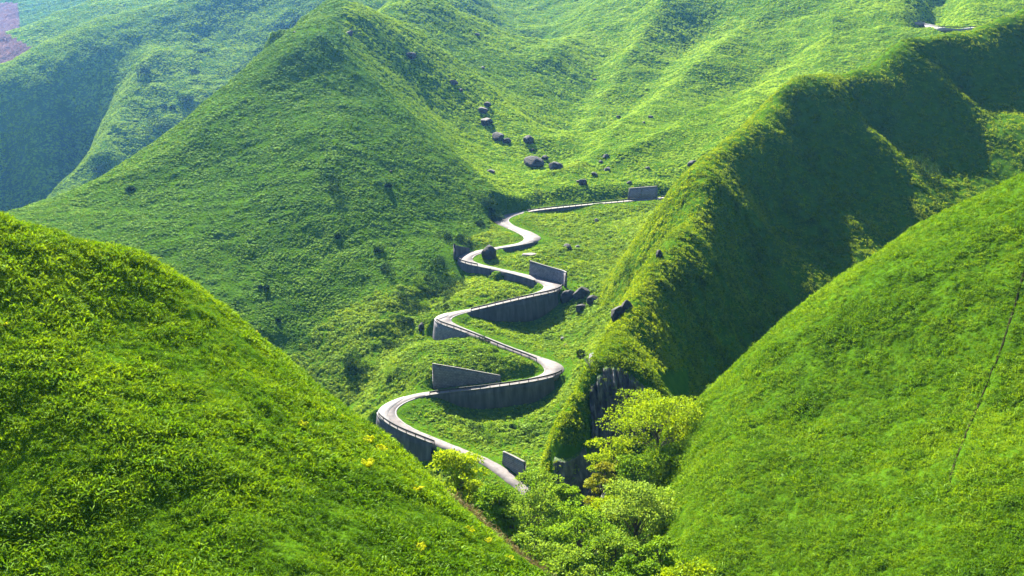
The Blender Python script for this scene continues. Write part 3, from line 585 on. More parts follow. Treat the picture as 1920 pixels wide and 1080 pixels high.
for (sd_, a, b, w1), lab in zip([(-1, (812, 600), (850, 590), 2.6), (-1, (742, 792), (765, 748), 2.6)], ['pale concrete pad outside the third bend', 'pale concrete pad on the lowest left bend']):
    a, b = sorted((s_at(*a), s_at(*b))); q = off_line(a, b, sd_, .1, .012); p2 = off_line(a, b, sd_, -w1, .012); k_ = np.sin(np.linspace(0, math.pi, len(q)))[:, None] ** .5
    p2 = q + (p2 - q) * k_; mb = MB(); mb.sweep([p2, q, q - np.array([0, 0, .1]), p2 - np.array([0, 0, .1])], None)
    o = mb.build('concrete_pad', M['gutter']); tag(o, lab, 'pavement', kind='structure')
# upper stretch of the same road seen at the top right
U_ = np.array([hit(px, py, 430) for px, py in ((1712, 42), (1735, 47), (1760, 53), (1785, 56), (1810, 56), (1850, 50))]); U_ = catmull(U_, 6)
U_[:, 2] = np.convolve(np.pad(U_[:, 2], 5, mode='edge'), np.ones(11) / 11, 'valid') + .6
tU = np.gradient(U_[:, :2], axis=0); tU /= np.linalg.norm(tU, axis=1, keepdims=True); nU = np.stack([tU[:, 1], -tU[:, 0], 0 * tU[:, 0]], 1)
mb = MB(); dn = np.array([0, 0, 1.8]); mb.sweep([U_ - nU * 2.6, U_ + nU * 2.6, U_ + nU * 2.6 - dn, U_ - nU * 2.6 - dn], None)
tag(mb.build('road', M['gutter']), 'short pale stretch of upper road under the dark hollow at the top right', 'road', kind='structure')
# ---------------------------------------------------------------- retaining walls
def add_uv(o, u, v):
    uv = o.data.uv_layers.new(name='UVMap'); li = np.empty(len(o.data.loops), np.int32); o.data.loops.foreach_get('vertex_index', li)
    uv.data.foreach_set('uv', np.stack([u[li], v[li]], 1).astype(np.float32).ravel())
def wall(P, ztop, zbot, side_n, mkey, label, coping=True, batter=.12, cat='retaining wall'):
    """P (n,2) plan of the face, side_n outward normals"""
    n = len(P); base = (P[0][0], P[0][1], float(zbot.min())); root = empty('retaining_wall', base); tag(root, label, cat)
    rows = 5; V = []; u = np.r_[0, np.cumsum(np.hypot(*np.diff(P, axis=0).T))]; U = []; W = []
    for k in range(rows):
        f = k / (rows - 1); z = zbot + (ztop - zbot) * f; out_ = batter * (ztop - z)
        V.append(np.c_[P + side_n * out_[:, None], z]); U.append(u); W.append(z)
    V.append(np.c_[P - side_n * .45, ztop]); U.append(u); W.append(ztop + .4); V.append(np.c_[P - side_n * .45, zbot]); U.append(u); W.append(zbot)
    V = np.stack(V, 1); kk = rows + 2; Fc = [(i * kk + j, (i + 1) * kk + j, (i + 1) * kk + (j + 1) % kk, i * kk + (j + 1) % kk) for i in range(n - 1) for j in range(kk)]
    for i in (0, (n - 1) * kk):
        Fc += [(i, i + 1, i + 5, i + 6), (i + 1, i + 2, i + 5, i + 5), (i + 2, i + 3, i + 5, i + 5), (i + 3, i + 4, i + 5, i + 5)]
    Fc = [f if f[2] != f[3] else (f[0], f[1], f[2], f[0]) for f in Fc]; Fq = [f for f in Fc if len(set(f)) == 4]; 
    o = mesh_np('wall_face', V.reshape(-1, 3) - np.array(base), np.array(Fq), M[mkey], root)
    add_uv(o, np.stack(U, 1).ravel(), np.stack(W, 1).ravel())
    if coping:
        a = np.c_[P + side_n * .06, ztop + .003]; b = np.c_[P - side_n * .42, ztop + .003]; h = np.array([0, 0, .2]); mb = MB(); mb.sweep([a, a + h, b + h, b], None)
        mb.build('coping', M['coping'], root)
    return root
ULAB = ['curved concrete wall under the lowest left bend', 'long dark tapering concrete wall under the second stretch of road', 'rounded block wall carrying the third bend on the left', 'long dark concrete wall under the fourth stretch of road',
        'low wall under the short guard rail at the fifth bend', 'short low wall beneath the fifth stretch near the curved block wall', 'low dark wall under the bend beside the lone boulder', 'long low wall under the topmost railed stretch of road', 'short wall where the top road meets the bright ridge']
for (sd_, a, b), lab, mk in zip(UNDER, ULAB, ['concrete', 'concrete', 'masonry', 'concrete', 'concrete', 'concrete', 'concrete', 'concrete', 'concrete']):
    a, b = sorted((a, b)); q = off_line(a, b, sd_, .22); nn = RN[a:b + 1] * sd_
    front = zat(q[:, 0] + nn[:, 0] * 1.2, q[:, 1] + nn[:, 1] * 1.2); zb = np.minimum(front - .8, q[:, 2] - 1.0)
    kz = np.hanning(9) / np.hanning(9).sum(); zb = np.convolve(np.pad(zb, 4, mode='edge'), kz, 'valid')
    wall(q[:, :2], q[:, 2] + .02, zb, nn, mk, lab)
PLAB = ['wedge shaped wall standing alone above the second stretch of road', 'curved block wall behind the fourth right hand bend', 'small curved block wall beside the lowest visible road', 'low dark wall outside the fifth left bend']
for (sd_, a, b, off, ta, tb, mk), lab in zip(UPHILL, PLAB):
    q = off_line(a, b, sd_, off); nn = -RN[a:b + 1] * sd_; tp = np.linspace(ta, tb, len(q)); zt = zpy(tp, q[:, 1]); zt = np.maximum(zt, q[:, 2] + .4)
    wall(q[:, :2], zt, q[:, 2] - .8, nn, mk, lab, coping=(mk != 'x'), batter=.1)
# crib wall beside the top road
root = empty('crib_wall', tuple(at(1205, 376, 421.5))); tag(root, 'leaning grid faced concrete wall beside the topmost road', 'retaining wall')
P0 = at(np.linspace(1177, 1232, 12), np.linspace(377, 372, 12), np.linspace(420.5, 423.0, 12)); P1 = at(np.linspace(1180, 1232, 12), np.linspace(354, 350, 12), np.linspace(422.8, 425.2, 12)); P0[:, 2] -= .4
bk = np.array([0, 1.2, -.1]); V = np.stack([P0, P1, P1 + bk, P0 + bk], 1).reshape(-1, 3); Fc = [(i * 4 + j, (i + 1) * 4 + j, (i + 1) * 4 + (j + 1) % 4, i * 4 + (j + 1) % 4) for i in range(11) for j in range(4)] + [(0, 1, 2, 3), (47, 46, 45, 44)]
o = mesh_np('grid_face', V - np.array(root.location), Fc, M['net'], root); u = np.repeat(np.linspace(0, 11.5, 12), 4); v = np.tile([0, 5.4, 5.8, 0], 12); add_uv(o, u, v)
mb = MB(); up_ = np.array([0, 0, .25]); fr = np.array([0, -.12, 0]); mb.sweep([P1 + fr + up_ * .02, P1 + fr + up_, P1 + bk + up_, P1 + bk + up_ * .02], None); mb.build('coping', M['coping'], root)
for e in (0, 11, 5):
    mb = MB(); x_ = np.array([.18, 0, 0]); a, b = P0[e] + fr * 1.5, P1[e] + fr * 1.5; mb.sweep([np.array([a - x_, b - x_]), np.array([a + x_, b + x_]), np.array([a + x_ + bk * .15, b + x_ + bk * .15]), np.array([a - x_ + bk * .15, b - x_ + bk * .15])], None); mb.build('buttress', M['coping'], root)
# ---------------------------------------------------------------- guard rails
def guard_rail(q, label, gap=2.4, h=1.0):
    root = empty('guard_rail', tuple(q[0])); tag(root, label, 'guard rail', 'guard rails along the winding road')
    d = np.r_[0, np.cumsum(np.hypot(*np.diff(q[:, :2], axis=0).T))]; n = max(2, int(d[-1] / gap) + 1); ss = np.linspace(0, d[-1], n)
    for s_ in ss:
        p = np.array([np.interp(s_, d, q[:, k]) for k in range(3)]); mb = MB(); mb.box(p + np.array([0, 0, h / 2 - .1]), (.085, .085, h / 2 + .1)); mb.build('post', M['rail'], root)
    t = np.gradient(q[:, :2], axis=0); t /= np.linalg.norm(t, axis=1, keepdims=True); nn = np.c_[t[:, 1], -t[:, 0], 0 * t[:, 0]] * .07
    z = lambda v: np.array([0, 0, v]); mb = MB(); mb.sweep([q - nn + z(h - .42), q - nn * 1.6 + z(h - .21), q - nn + z(h), q + nn + z(h), q + nn * .2 + z(h - .21), q + nn + z(h - .42)], None)
    mb.build('rail', M['rail'], root)
RAILS = [(-1, (822, 828), (703, 776), 'guard rail on the wall of the lowest left bend'), (1, (803, 738), (1046, 697), 'long guard rail along the second stretch above the tapering wall'),
         (-1, (1012, 676), (818, 606), 'guard rail down the long diagonal third stretch and round its bend'), (1, (882, 582), (1050, 541), 'guard rail along the fourth stretch above the long dark wall'),
         (-1, (900, 500), (866, 489), 'short isolated guard rail at the fifth left bend'), (1, (985, 397), (1188, 377), 'guard rail along the topmost stretch leading to the grid faced wall'), (1, (1236, 371), (1300, 365), 'short guard rail where the top road meets the bright ridge')]
for sd_, a, b, lab in RAILS:
    a, b = sorted((s_at(*a), s_at(*b))); guard_rail(off_line(a, b, sd_, -.05, .05)[::2], lab)
guard_rail((U_ + nU * 2.4)[::2], 'guard rail on the short upper road at the top right', 4.0, 1.0)
# ---------------------------------------------------------------- rock faces
def fb3(P, s, seed): return fbm(P[..., 0] / s + P[..., 2] / s * .7, P[..., 1] / s - P[..., 2] / s * .6, seed, 4)
LEDGE = []
def cliff(top, bot, label, seed, amp=1.6, rib=2.2, nx=90, nz=60, name='rock_cliff', m='rock', thick=4.0):
    T_ = catmull(np.array(top, float)[:, :2], 8); B_ = catmull(np.array(bot, float)[:, :2], 8)
    f = lambda A, n: np.stack([np.interp(np.linspace(0, 1, n), np.linspace(0, 1, len(A)), A[:, k]) for k in range(A.shape[1])], 1)
    cx, cz = 16, 12; Tq, Bq = f(T_, cx), f(B_, cx); y0 = min(p[2] for p in top + bot) - 25     # the rock follows the steep ground it breaks out of
    Gc = np.array([[hit(*(Bq[i] + (Tq[i] - Bq[i]) * j / (cz - 1)), y0) for j in range(cz)] for i in range(cx)])
    for _ in range(2):
        for c in (0, 1): Gc = .5 * Gc + .25 * (np.take(Gc, np.clip(np.arange(Gc.shape[c]) - 1, 0, None), c) + np.take(Gc, np.clip(np.arange(Gc.shape[c]) + 1, None, Gc.shape[c] - 1), c))
    G = np.stack([[np.interp(np.linspace(0, cz - 1, nz), np.arange(cz), Gc[i, :, c]) for i in range(cx)] for c in range(3)], -1)
    G = np.stack([np.stack([np.interp(np.linspace(0, cx - 1, nx), np.arange(cx), G[:, j, c]) for j in range(nz)], 1) for c in range(3)], -1)
    B_ = G[:, 0]; T_ = G[:, -1]
    al = np.arange(nx)[:, None] / nx * np.linalg.norm(T_[-1] - T_[0]); ed = np.minimum(1, np.minimum(np.arange(nx), nx - 1 - np.arange(nx))[:, None] / 6) * np.minimum(1, np.minimum(np.arange(nz), nz - 1 - np.arange(nz))[None] / 5)
    z = G[..., 2]; col = np.abs(vnoise(al / rib + z * .05, z * .06, seed)) * 2.2 + np.abs(vnoise(al / (rib * .45) + z * .08, z * .12, seed + 3)) * .9
    D_ = amp * (1.0 - col) + fb3(G, 1.6, seed + 9) * .7 + np.floor(vnoise(al / 3, z / 2.2, seed + 5) * 5) * .14 * amp
    G = G + np.array([-.25, -.97, 0]) * (D_ * ed + (1.1 - (1 - ed) * thick * .8))[..., None]; G[..., 0] += fb3(G, 2.5, seed + 21) * .4
    nz_ = np.cross(np.gradient(G, axis=0), np.gradient(G, axis=1)); nz_ /= np.linalg.norm(nz_, axis=-1, keepdims=True) + 1e-9; upn = np.abs(nz_[..., 2])
    pick = rng.random(upn.shape) < np.where(upn > .55, .10, .006) * (nx * nz / 5400.) ** -.5; LEDGE.append(G[pick])
    back = G + np.array([.3, thick, 0]); V = np.concatenate([G.reshape(-1, 3), back.reshape(-1, 3)]); i, j = np.meshgrid(np.arange(nx - 1), np.arange(nz - 1), indexing='ij'); q = (i * nz + j).ravel()
    Fa = np.stack([q, q + nz, q + nz + 1, q + 1], 1); Nb = nx * nz; Fb = Fa[:, ::-1] + Nb; side = []
    for k in range(nz - 1): side += [(k, k + 1, k + 1 + Nb, k + Nb), ((nx - 1) * nz + k + 1, (nx - 1) * nz + k, (nx - 1) * nz + k + Nb, (nx - 1) * nz + k + 1 + Nb)]
    for k in range(nx - 1): side += [((k + 1) * nz, k * nz, k * nz + Nb, (k + 1) * nz + Nb), (k * nz + nz - 1, (k + 1) * nz + nz - 1, (k + 1) * nz + nz - 1 + Nb, k * nz + nz - 1 + Nb)]
    o = mesh_np(name, V, np.vstack([Fa, Fb, side]), M[m], smooth=False, origin=B_.mean(0)); tag(o, label, 'cliff'); return o
cliff([(1098, 672, 187), (1130, 668, 187), (1165, 672, 186.5), (1195, 705, 186.5), (1238, 742, 186)], [(1104, 835, 183), (1140, 842, 182.5), (1170, 835, 182.5), (1205, 815, 183), (1240, 800, 183)], 'tall fluted dark cliff below the bright ridge, above the yellow trees', 11)
cliff([(1034, 846, 178.5), (1058, 850, 178), (1085, 838, 178), (1105, 815, 178.5), (1135, 815, 179)], [(1052, 935, 175), (1066, 960, 174.5), (1085, 975, 174), (1110, 965, 174), (1140, 950, 175)], 'lower dark cliff behind the trees at the foot of the gorge', 23, 1.2, 1.8)
P = np.vstack(LEDGE); gn_scatter('ledge_scrub', P, np.tile([0, -.3, .9], (len(P), 1)), rng.uniform(.35, .8, len(P)), RG, 'small plants clinging to the ledges of the dark cliffs', 'scrub', 5)
# ---------------------------------------------------------------- boulders
def boulder(px, py, wpx, label, m='boulder', sq=(1, .8, .62), seed=0, name='boulder', sink=.3, ymin=190):
    wpx = wpx * (1.15 if ymin >= 300 else 1); p = hit(px, py, ymin); R = wpx / 2 / F * p[1] / .98; bm = bmesh.new(); bmesh.ops.create_icosphere(bm, subdivisions=3 if wpx < 14 else 4, radius=1)
    V = np.array([v.co for v in bm.verts]); n = fb3(V * 1.0 + seed * 7.3, .9, seed); n2 = fb3(V + seed * 3.1, .35, seed + 4)
    # a few cutting planes give flat facets
    rg = np.random.default_rng(seed + 100); Q = V * (1 + .35 * n + .12 * n2)[:, None]
    for _ in range(7):
        d = rg.normal(size=3); d /= np.linalg.norm(d); c = rg.uniform(.55, .85); e = np.maximum(0, Q @ d - c); Q = Q - e[:, None] * d * .9
    Q = Q * np.array(sq) * R; Fc = np.array([[v.index for v in f.verts] for f in bm.faces]); bm.free()
    o = mesh_np(name, Q, Fc, M[m]); o.location = (p[0], p[1] + R * .3, zat(p[0], p[1] + R * .3) + R * sq[2] * (1 - sink * 2)); o.rotation_euler = (0, 0, rg.uniform(0, 6)); tag(o, label, 'boulder'); return o
BL = [(655, 66, 16, 'dark boulder high on the crest of the pointed hill'), (770, 111, 20, 'wide dark boulder on the slope right of the hill crest'), (850, 161, 15, 'larger of two dark boulders on the grassy spur'), (863, 173, 9, 'smaller boulder just below its dark neighbour on the spur'),
      (895, 67, 9, 'small boulder alone near the top of the valley'), (905, 130, 9, 'small dark boulder between the spur and the valley gully'), (912, 202, 16, 'topmost rock of the dark outcrop chain above the valley'), (906, 214, 20, 'leaning slab in the dark outcrop chain'),
      (911, 236, 26, 'big rounded rock with a grassy cap in the outcrop chain'), (932, 262, 26, 'long dark rock in the middle of the outcrop chain'), (950, 268, 18, 'broken rock at the right end of the long dark one'), (990, 270, 24, 'wide dark rock right of the outcrop chain'),
      (998, 284, 9, 'little stone just under the wide dark rock'), (1000, 312, 36, 'large shaded rock mass at the foot of the hill'), (1020, 300, 16, 'rock on the shoulder of the large shaded mass'), (1042, 318, 26, 'dark rock right of the large shaded mass'), (920, 324, 14, 'dark boulder on the slope left of the shaded rock mass'),
      (1220, 222, 9, 'dark boulder on the sunlit rib above the grid faced wall'), (1207, 231, 6, 'pebble sized rock beside the boulder on the rib'), (1160, 222, 9, 'flat grey rock on the pale slope left of the rib'), (1115, 152, 7, 'small rock in the middle of the pale slope'),
      (1136, 297, 12, 'upright dark rock on the lower rib'), (1126, 306, 9, 'low rock touching the upright one on the lower rib'), (1138, 321, 14, 'dark rock among several above the railed road'), (1115, 330, 12, 'jagged rock in the cluster above the railed road'), (1092, 346, 18, 'largest rock of the cluster above the railed road'), (1084, 342, 8, 'small grey rock left of the largest cluster rock'),
      (1302, 315, 20, 'dark rock partly behind the bright ridge'), (1284, 350, 20, 'dark shaded rock at the ridge edge right of the grid wall'), (1214, 318, 8, 'little rock on the slope over the grid wall'), (1180, 345, 10, 'low rock up and left of the grid wall'), (733, 324, 7, 'tiny dark rock on the shaded hill face'), (552, 62, 6, 'tiny rock on the skyline of the pointed hill')]
for i, (px, py, s_, lab) in enumerate(BL): boulder(px, py, s_, lab, seed=i, ymin=330)
for i, (px, py, s_, lab) in enumerate([(1066, 566, 34, 'shaded outcrop rock nearest the fourth right hand bend'), (1092, 560, 38, 'largest shaded outcrop rock right of the fourth right hand bend'), (1112, 572, 28, 'shaded outcrop rock farthest from the fourth right hand bend'), (1090, 582, 26, 'lowest shaded rock of the outcrop by the fourth right hand bend')]):
    boulder(px, py, s_, lab, 'boulder', (1, .6, .8), 90 + i, 'boulder', .3, 280)
boulder(918, 487, 30, 'lone squarish dark boulder beside the fifth bend', sq=(1, .8, .8), seed=51, ymin=300, sink=.12)
boulder(993, 481, 28, 'flat pale rock lying in the grass above the curved block wall', 'pale', (1, .5, .28), 52, ymin=300)
boulder(1158, 596, 46, 'dark jagged rock halfway up the left edge of the bright ridge', 'darkrock', (1, .6, .8), 61, ymin=195, sink=.3)
boulder(1176, 580, 34, 'dark rock tucked behind the jagged one on the ridge edge', 'darkrock', (1, .6, .7), 62, ymin=195, sink=.3)
boulder(1236, 482, 26, 'small dark rock on the upper left edge of the bright ridge', 'darkrock', (.8, .6, .8), 63, ymin=200, sink=.3)
boulder(1119, 416, 9, 'small pale rock on the green bank under the top road', 'pale', (1, .8, .8), 53, ymin=300)
boulder(1065, 467, 22, 'rough grey rock patch on the bank right of the bends', 'boulder', (1, .6, .5), 54, ymin=300)
boulder(1083, 466, 12, 'pale stone right of the rough grey rock patch', 'pale', (1, .7, .6), 55, ymin=300)
boulder(1055, 637, 13, 'dark rock in the grass right of the diagonal stretch', 'boulder', (1, .7, .5), 56, ymin=240)
boulder(790, 622, 22, 'grey rocks outside the rounded block wall', 'boulder', (.8, .6, .9), 57, ymin=240)
boulder(1060, 650, 9, 'small stone beside the dark rock near the bare tree', 'boulder', (1, .7, .7), 58, ymin=240)
# far left dark scrub
FARB = []
for i, (px, py, s_, sq, lab) in enumerate([(345, 188, 34, (1, .6, .6), 'dark crag on the hazy hill just behind the pointed hill'), (285, 235, 46, (1, .5, .8), 'broad shaded crag at the foot of the hazy hill'), (318, 200, 24, (1, .6, .7), 'crag between the two large ones on the hazy hill'), (195, 320, 26, (1, .5, .6), 'low dark rocks by the skyline at the left'),
        (185, 92, 16, (1, .6, .7), 'small dark rock near the top of the hazy hill'), (385, 96, 22, (1, .5, .4), 'flat dark rock high on the hazy hill'), (270, 128, 24, (1, .5, .5), 'dark rock on the rib of the hazy hill'), (540, 48, 34, (.8, .5, .8), 'dark crag behind the skyline near the hill top'), (372, 132, 18, (1, .5, .6), 'small crag at the right of the hazy hill')]):
    FARB.append((px, py, s_ * 1.3, s_ * sq[2], lab.replace('crag', 'thicket').replace('dark rocks', 'dark scrub').replace('dark rock', 'dark scrub')))
M['earth'] = ground_mat('bare earth', [(.3, (.010, .014, .005)), (.7, (.03, .03, .014))])
tp = catmull(np.array([hit(*q) for q in ((1922, 505), (1895, 600), (1872, 670), (1845, 735), (1810, 820), (1785, 890), (1772, 960))]), 12); tp[:, 2] = zat(tp[:, 0], tp[:, 1]) + .06
tw = (.10 + .13 * (fbm(np.arange(len(tp)) / 4.0, np.zeros(len(tp)), 8) + .5))[:, None] * np.array([[1, .2, 0]]); dz_ = np.array([0, 0, .3]); mb = MB(); mb.sweep([tp - tw, tp + tw, tp + tw - dz_, tp - tw - dz_], None)
tag(mb.build('track', M['earth']), 'thin dark worn track running down the sunlit right hand slope', 'path', kind='structure')
# ---------------------------------------------------------------- trees and bushes
def leafball(c, R3, n, L0, W, zmin=-.25):
    d = dirs(n, zmin, 1); P = c + d * np.array(R3) * rng.uniform(.62, 1.05, (n, 1)) * (1 + .25 * fb3(d * 2 + c, .5, 3))[:, None]
    dd = d * .5 + rng.normal(0, .6, (n, 3)); dd[:, 2] += .15; dd /= np.linalg.norm(dd, axis=1, keepdims=True); return leaf_faces(P, dd, rng.uniform(.7, 1.3, n) * L0, W * rng.uniform(.7, 1.3, n), .15)
def tree(px, top, bot, Y, wpx, m, label, seed, leaves=7000, pads=26, name='tree', thin=False, leaf=.26, group='trees crowding the gully at the bottom'):
    rg = np.random.default_rng(seed); tp = at(px, top, Y); bt = at(px, bot, Y); x, y = tp[0], tp[1]; zg = float(zat(x, y)); R = wpx / 2 / F * Y
    root = empty(name, (x, y, zg)); tag(root, label, 'tree', group); H = tp[2] - zg; cb = max(bt[2] - zg, .12 * H); ch = H - cb
    tr = MB(); hh = np.linspace(-.6, H * .8, 9); wob = np.cumsum(rg.normal(0, .12, (9, 2)), axis=0); tk = np.c_[wob, hh]; tr.tube(tk + np.array([x, y, zg]), np.linspace(.26, .06, 9) * (.55 if thin else 1) * (H / 12 + .3), 7)
    lf = MB(); per = leaves // pads
    for k in range(pads):
        f = rg.uniform(0, 1) ** .8; zz = cb + ch * (.08 + .84 * f); env = math.sqrt(max(0, 1 - (max(0, f - .25) / .80) ** 2)) * (.72 + .28 * min(1, f * 4 + .3))
        a = k * 2.399 + rg.uniform(-.3, .3); rr = R * env * math.sqrt(rg.uniform(.12, 1)) * .86; c = np.array([math.cos(a) * rr, math.sin(a) * rr, zz])
        pr = R * rg.uniform(.24, .40); s_ = np.array([np.interp(max(.1 * H, zz - .35 * ch - rr * .3), hh, tk[:, q]) for q in range(3)])
        mid = (s_ + c) / 2 + np.array([0, 0, .08 * rr]); tr.tube(np.array([s_, mid, c]) + np.array([x, y, zg]), [.09 * H / 12, .055, .02], 5)
        for q in range(3):
            e = c + rg.normal(0, .45, 3) * pr; tr.tube(np.array([c * .7 + mid * .3, e]) + np.array([x, y, zg]), [.03, .012], 4)
        for q in range(3):
            c2 = c + np.array([rg.normal(0, .5) * pr, rg.normal(0, .5) * pr, rg.normal(0, .12) * pr]); V, Fc = leafball(c2, (pr * .75, pr * .75, pr * .36), per // 3, leaf, leaf * .34); lf.add(V + np.array([x, y, zg]), Fc)
    tr.build('trunk', M['bark'], root); lf.build('crown', M[m], root); return root
M['yellowtree'] = leaf_mat('yellow green leaves', (.09, .165, .004), (.165, .255, .006), (.24, .33, .009), (1.3, 1.1, .5), .42, .4, 1.2)
M['palegreen'] = leaf_mat('pale green leaves', (.07, .14, .012), (.12, .21, .018), (.18, .27, .035), (1.3, 1.15, .6), .4, .4, 1.2)
M['midgreen'] = leaf_mat('mid green leaves', (.05, .12, .008), (.09, .18, .012), (.14, .25, .015), (1.4, 1.2, .5), .4, .4, 1.2)
M['gold'] = leaf_mat('golden leaves', (.14, .15, .015), (.2, .22, .02), (.26, .28, .03), (1.2, 1.1, .6), .4, .4, 1.2)
tree(862, 832, 985, 112, 132, 'yellowtree', 'rounded tree with a yellow top standing at the lower end of the road', 1, 8000)
tree(930, 905, 1030, 106, 96, 'midgreen', 'small mid green tree tucked right of the yellow topped one', 2, 5000)
tree(998, 868, 1085, 118, 165, 'palegreen', 'airy pale green tree with a thin dark trunk in the middle of the gully', 3, 8000, 30, thin=True)
tree(1238, 742, 985, 140, 200, 'yellowtree', 'tallest tree of the gully, yellow green, against the right hand slope', 4, 12000, 44)
tree(1152, 800, 950, 137, 110, 'yellowtree', 'yellow green tree between the cliff and the tallest tree', 5, 6000, 22)
tree(1128, 866, 960, 126, 70, 'gold', 'small golden brown tree below the dark cliff', 6, 3000, 14)
tree(1196, 908, 1090, 118, 195, 'palegreen', 'broad pale green tree in front of the tallest one', 7, 10000, 36)
tree(1095, 950, 1100, 108, 165, 'midgreen', 'green tree at the bottom between the airy tree and the broad tree', 8, 8000, 28)
tree(1000, 1005, 1130, 97, 130, 'palegreen', 'low tree at the bottom edge beside the brown grass', 9, 6000, 22)
tree(1285, 1052, 1150, 92, 165, 'yellowtree', 'yellow tree whose top shows at the bottom edge, right', 10, 6000, 22)
tree(1185, 1048, 1150, 90, 130, 'midgreen', 'green tree top at the bottom edge, left of the yellow one', 11, 6000, 20)
tree(1275, 850, 1010, 133, 90, 'midgreen', 'darker tree squeezed against the foot of the right hand slope', 12, 5000, 18)
tree(800, 872, 960, 118, 60, 'palegreen', 'small pale tree left of the yellow topped tree', 13, 2500, 10)
MORE = [(1060, 905, 1010, 124, 80, 'midgreen', 'deep green tree filling the gap below the lower dark cliff'), (1140, 930, 1040, 121, 90, 'yellowtree', 'yellow green tree overlapping the left side of the broad pale tree'),
        (1250, 935, 1060, 121, 100, 'midgreen', 'deep green tree at the right side of the broad pale tree'), (1045, 975, 1100, 112, 100, 'midgreen', 'dark leaved tree right of the thin dark trunk'),
        (955, 945, 1060, 104, 80, 'palegreen', 'pale tree leaning out over the brown grass'), (1150, 1000, 1110, 103, 110, 'palegreen', 'pale green tree low in the gully under the broad tree'),
        (1240, 1010, 1120, 100, 90, 'midgreen', 'dark green tree low against the foot of the right hand slope'), (1075, 1030, 1140, 94, 110, 'palegreen', 'pale tree top at the bottom edge in the middle of the gully'),
        (1290, 800, 930, 141, 70, 'yellowtree', 'yellow green tree at the upper right end of the grove'), (1190, 850, 960, 132, 110, 'midgreen', 'mid green tree in the centre of the grove under the tall one'), (905, 925, 1010, 110, 60, 'midgreen', 'low green tree at the foot of the yellow topped one'),
        (1010, 905, 1000, 150, 90, 'midgreen', 'small dark green tree behind the airy tree')]
for i, a in enumerate(MORE): tree(*a, 30 + i, 5000, 20)
# bare tree on the cliff edge
b0 = hit(1108, 690, 150); root = empty('dead_tree', tuple(b0)); tag(root, 'bare twisted tree on the cliff edge with a dark clump in its top', 'tree'); mb = MB(); rg = np.random.default_rng(4)
def limb(p, d, L_n, r, lv):
    n = 5; P = [p]
    for i in range(n): d = d + rg.normal(0, .16, 3); d /= np.linalg.norm(d); P.append(P[-1] + d * L_n / n)
    mb.tube(np.array(P), np.linspace(r, r * .45, n + 1), 5)
    if lv:
        for i in range(3):
            q = P[rg.integers(2, n + 1)]; limb(q, d + rg.normal(0, .7, 3), L_n * .62, r * .5, lv - 1)
limb(b0 - np.array([0, 0, .3]), np.array([-.35, -.1, .9]), 2.4, .13, 3); mb.build('trunk', M['palebark'], root)
mb = MB(); V, Fc = leafball(b0 + np.array([-1.9, 0, 2.7]), (.75, .6, .9), 500, .22, .08, -1); mb.add(V, Fc); mb.build('crown', M['bush'], root)
def bush(px, py, wpx, hpx, m, label, seed, ymin=190, n=None, name='bush', group=None):
    p = hit(px, py + hpx * .4, ymin); sc_ = p[1] / F; R = wpx / 2 * sc_; H = hpx * sc_; k = max(1, int(wpx / 14)); mb = MB(); leaf = max(.2, p[1] / 1098 * .9)
    for i in range(k * 2):
        c = p + np.array([rng.uniform(-.95, .95) * R, rng.uniform(-.6, 1) * R * (1 if k > 1 else .4), 0]); q_ = rng.uniform(.5, 1.15) / math.sqrt(k); c[2] = zat(c[0], c[1]) + H * rng.uniform(.0, .25)
        V, Fc = leafball(c, (R * q_, R * q_, H * .6 * q_ * (1.4 if k > 1 else 1)), n or 420, leaf, leaf * .4, -.5); mb.add(V, Fc)
    o = mb.build(name, M[m], origin=p); tag(o, label, 'bush', group); return o
BU = [(908, 372, 64, 22, 'dark thicket hanging above the upper left bend'), (820, 535, 90, 40, 'dark thicket left of the fourth stretch of road'), (770, 560, 40, 30, 'dark bush left of the thicket by the fourth stretch'), (850, 440, 50, 22, 'dark bushes behind the low wall at the fifth bend'), (830, 490, 24, 22, 'round dark bush below the fifth left bend'),
      (706, 466, 14, 12, 'dark bush on the lower hill face, upper of two'), (718, 500, 26, 22, 'dark bush on the lower hill face, lower of two'), (630, 442, 14, 10, 'small bush in the middle of the shaded hill face'), (494, 537, 14, 12, 'small bush left of centre on the shaded hill face'), (655, 675, 36, 26, 'dark bush by the stream at the foot of the hill'),
      (617, 335, 26, 44, 'dark scrub filling a hollow of the shaded hill face'), (762, 598, 36, 22, 'bush beside the rounded block wall'), (722, 345, 14, 10, 'bush near the tiny rock on the shaded hill face'), (900, 418, 20, 14, 'bush at the outside of the upper left bend'), (240, 352, 16, 8, 'small bush low on the left ridge of the pointed hill'), (520, 600, 12, 9, 'small bush low on the shaded hill face'),
      (700, 560, 16, 12, 'bush on the slope left of the rounded block wall'), (1175, 515, 26, 30, 'dark scrub on the bank against the bright ridge'), (1735, 312, 52, 50, 'round dark bush alone on the shaded ridge face')]
for i, (px, py, a, b, lab) in enumerate(BU): bush(px, py, a, b, 'bush', lab, i, 190 if px < 1600 else 240)
for i, (px, py, a, b, lab) in enumerate([(1437, 300, 38, 20, 'bright yellow sapling in the shade near the ridge top'), (1450, 335, 18, 8, 'tiny bright sapling under the yellow one on the shaded face'), (1503, 386, 14, 10, 'small bright sapling lower on the shaded face')]):
    bush(px, py, a, b, 'yellowtree', lab, 40 + i, 220, 60, 'sapling')
for i, (px, py, a, b, lab) in enumerate(FARB): bush(px, py, a, b, 'bush', lab, 60 + i, 560, 200)
rg = np.random.default_rng(12); GR = {}
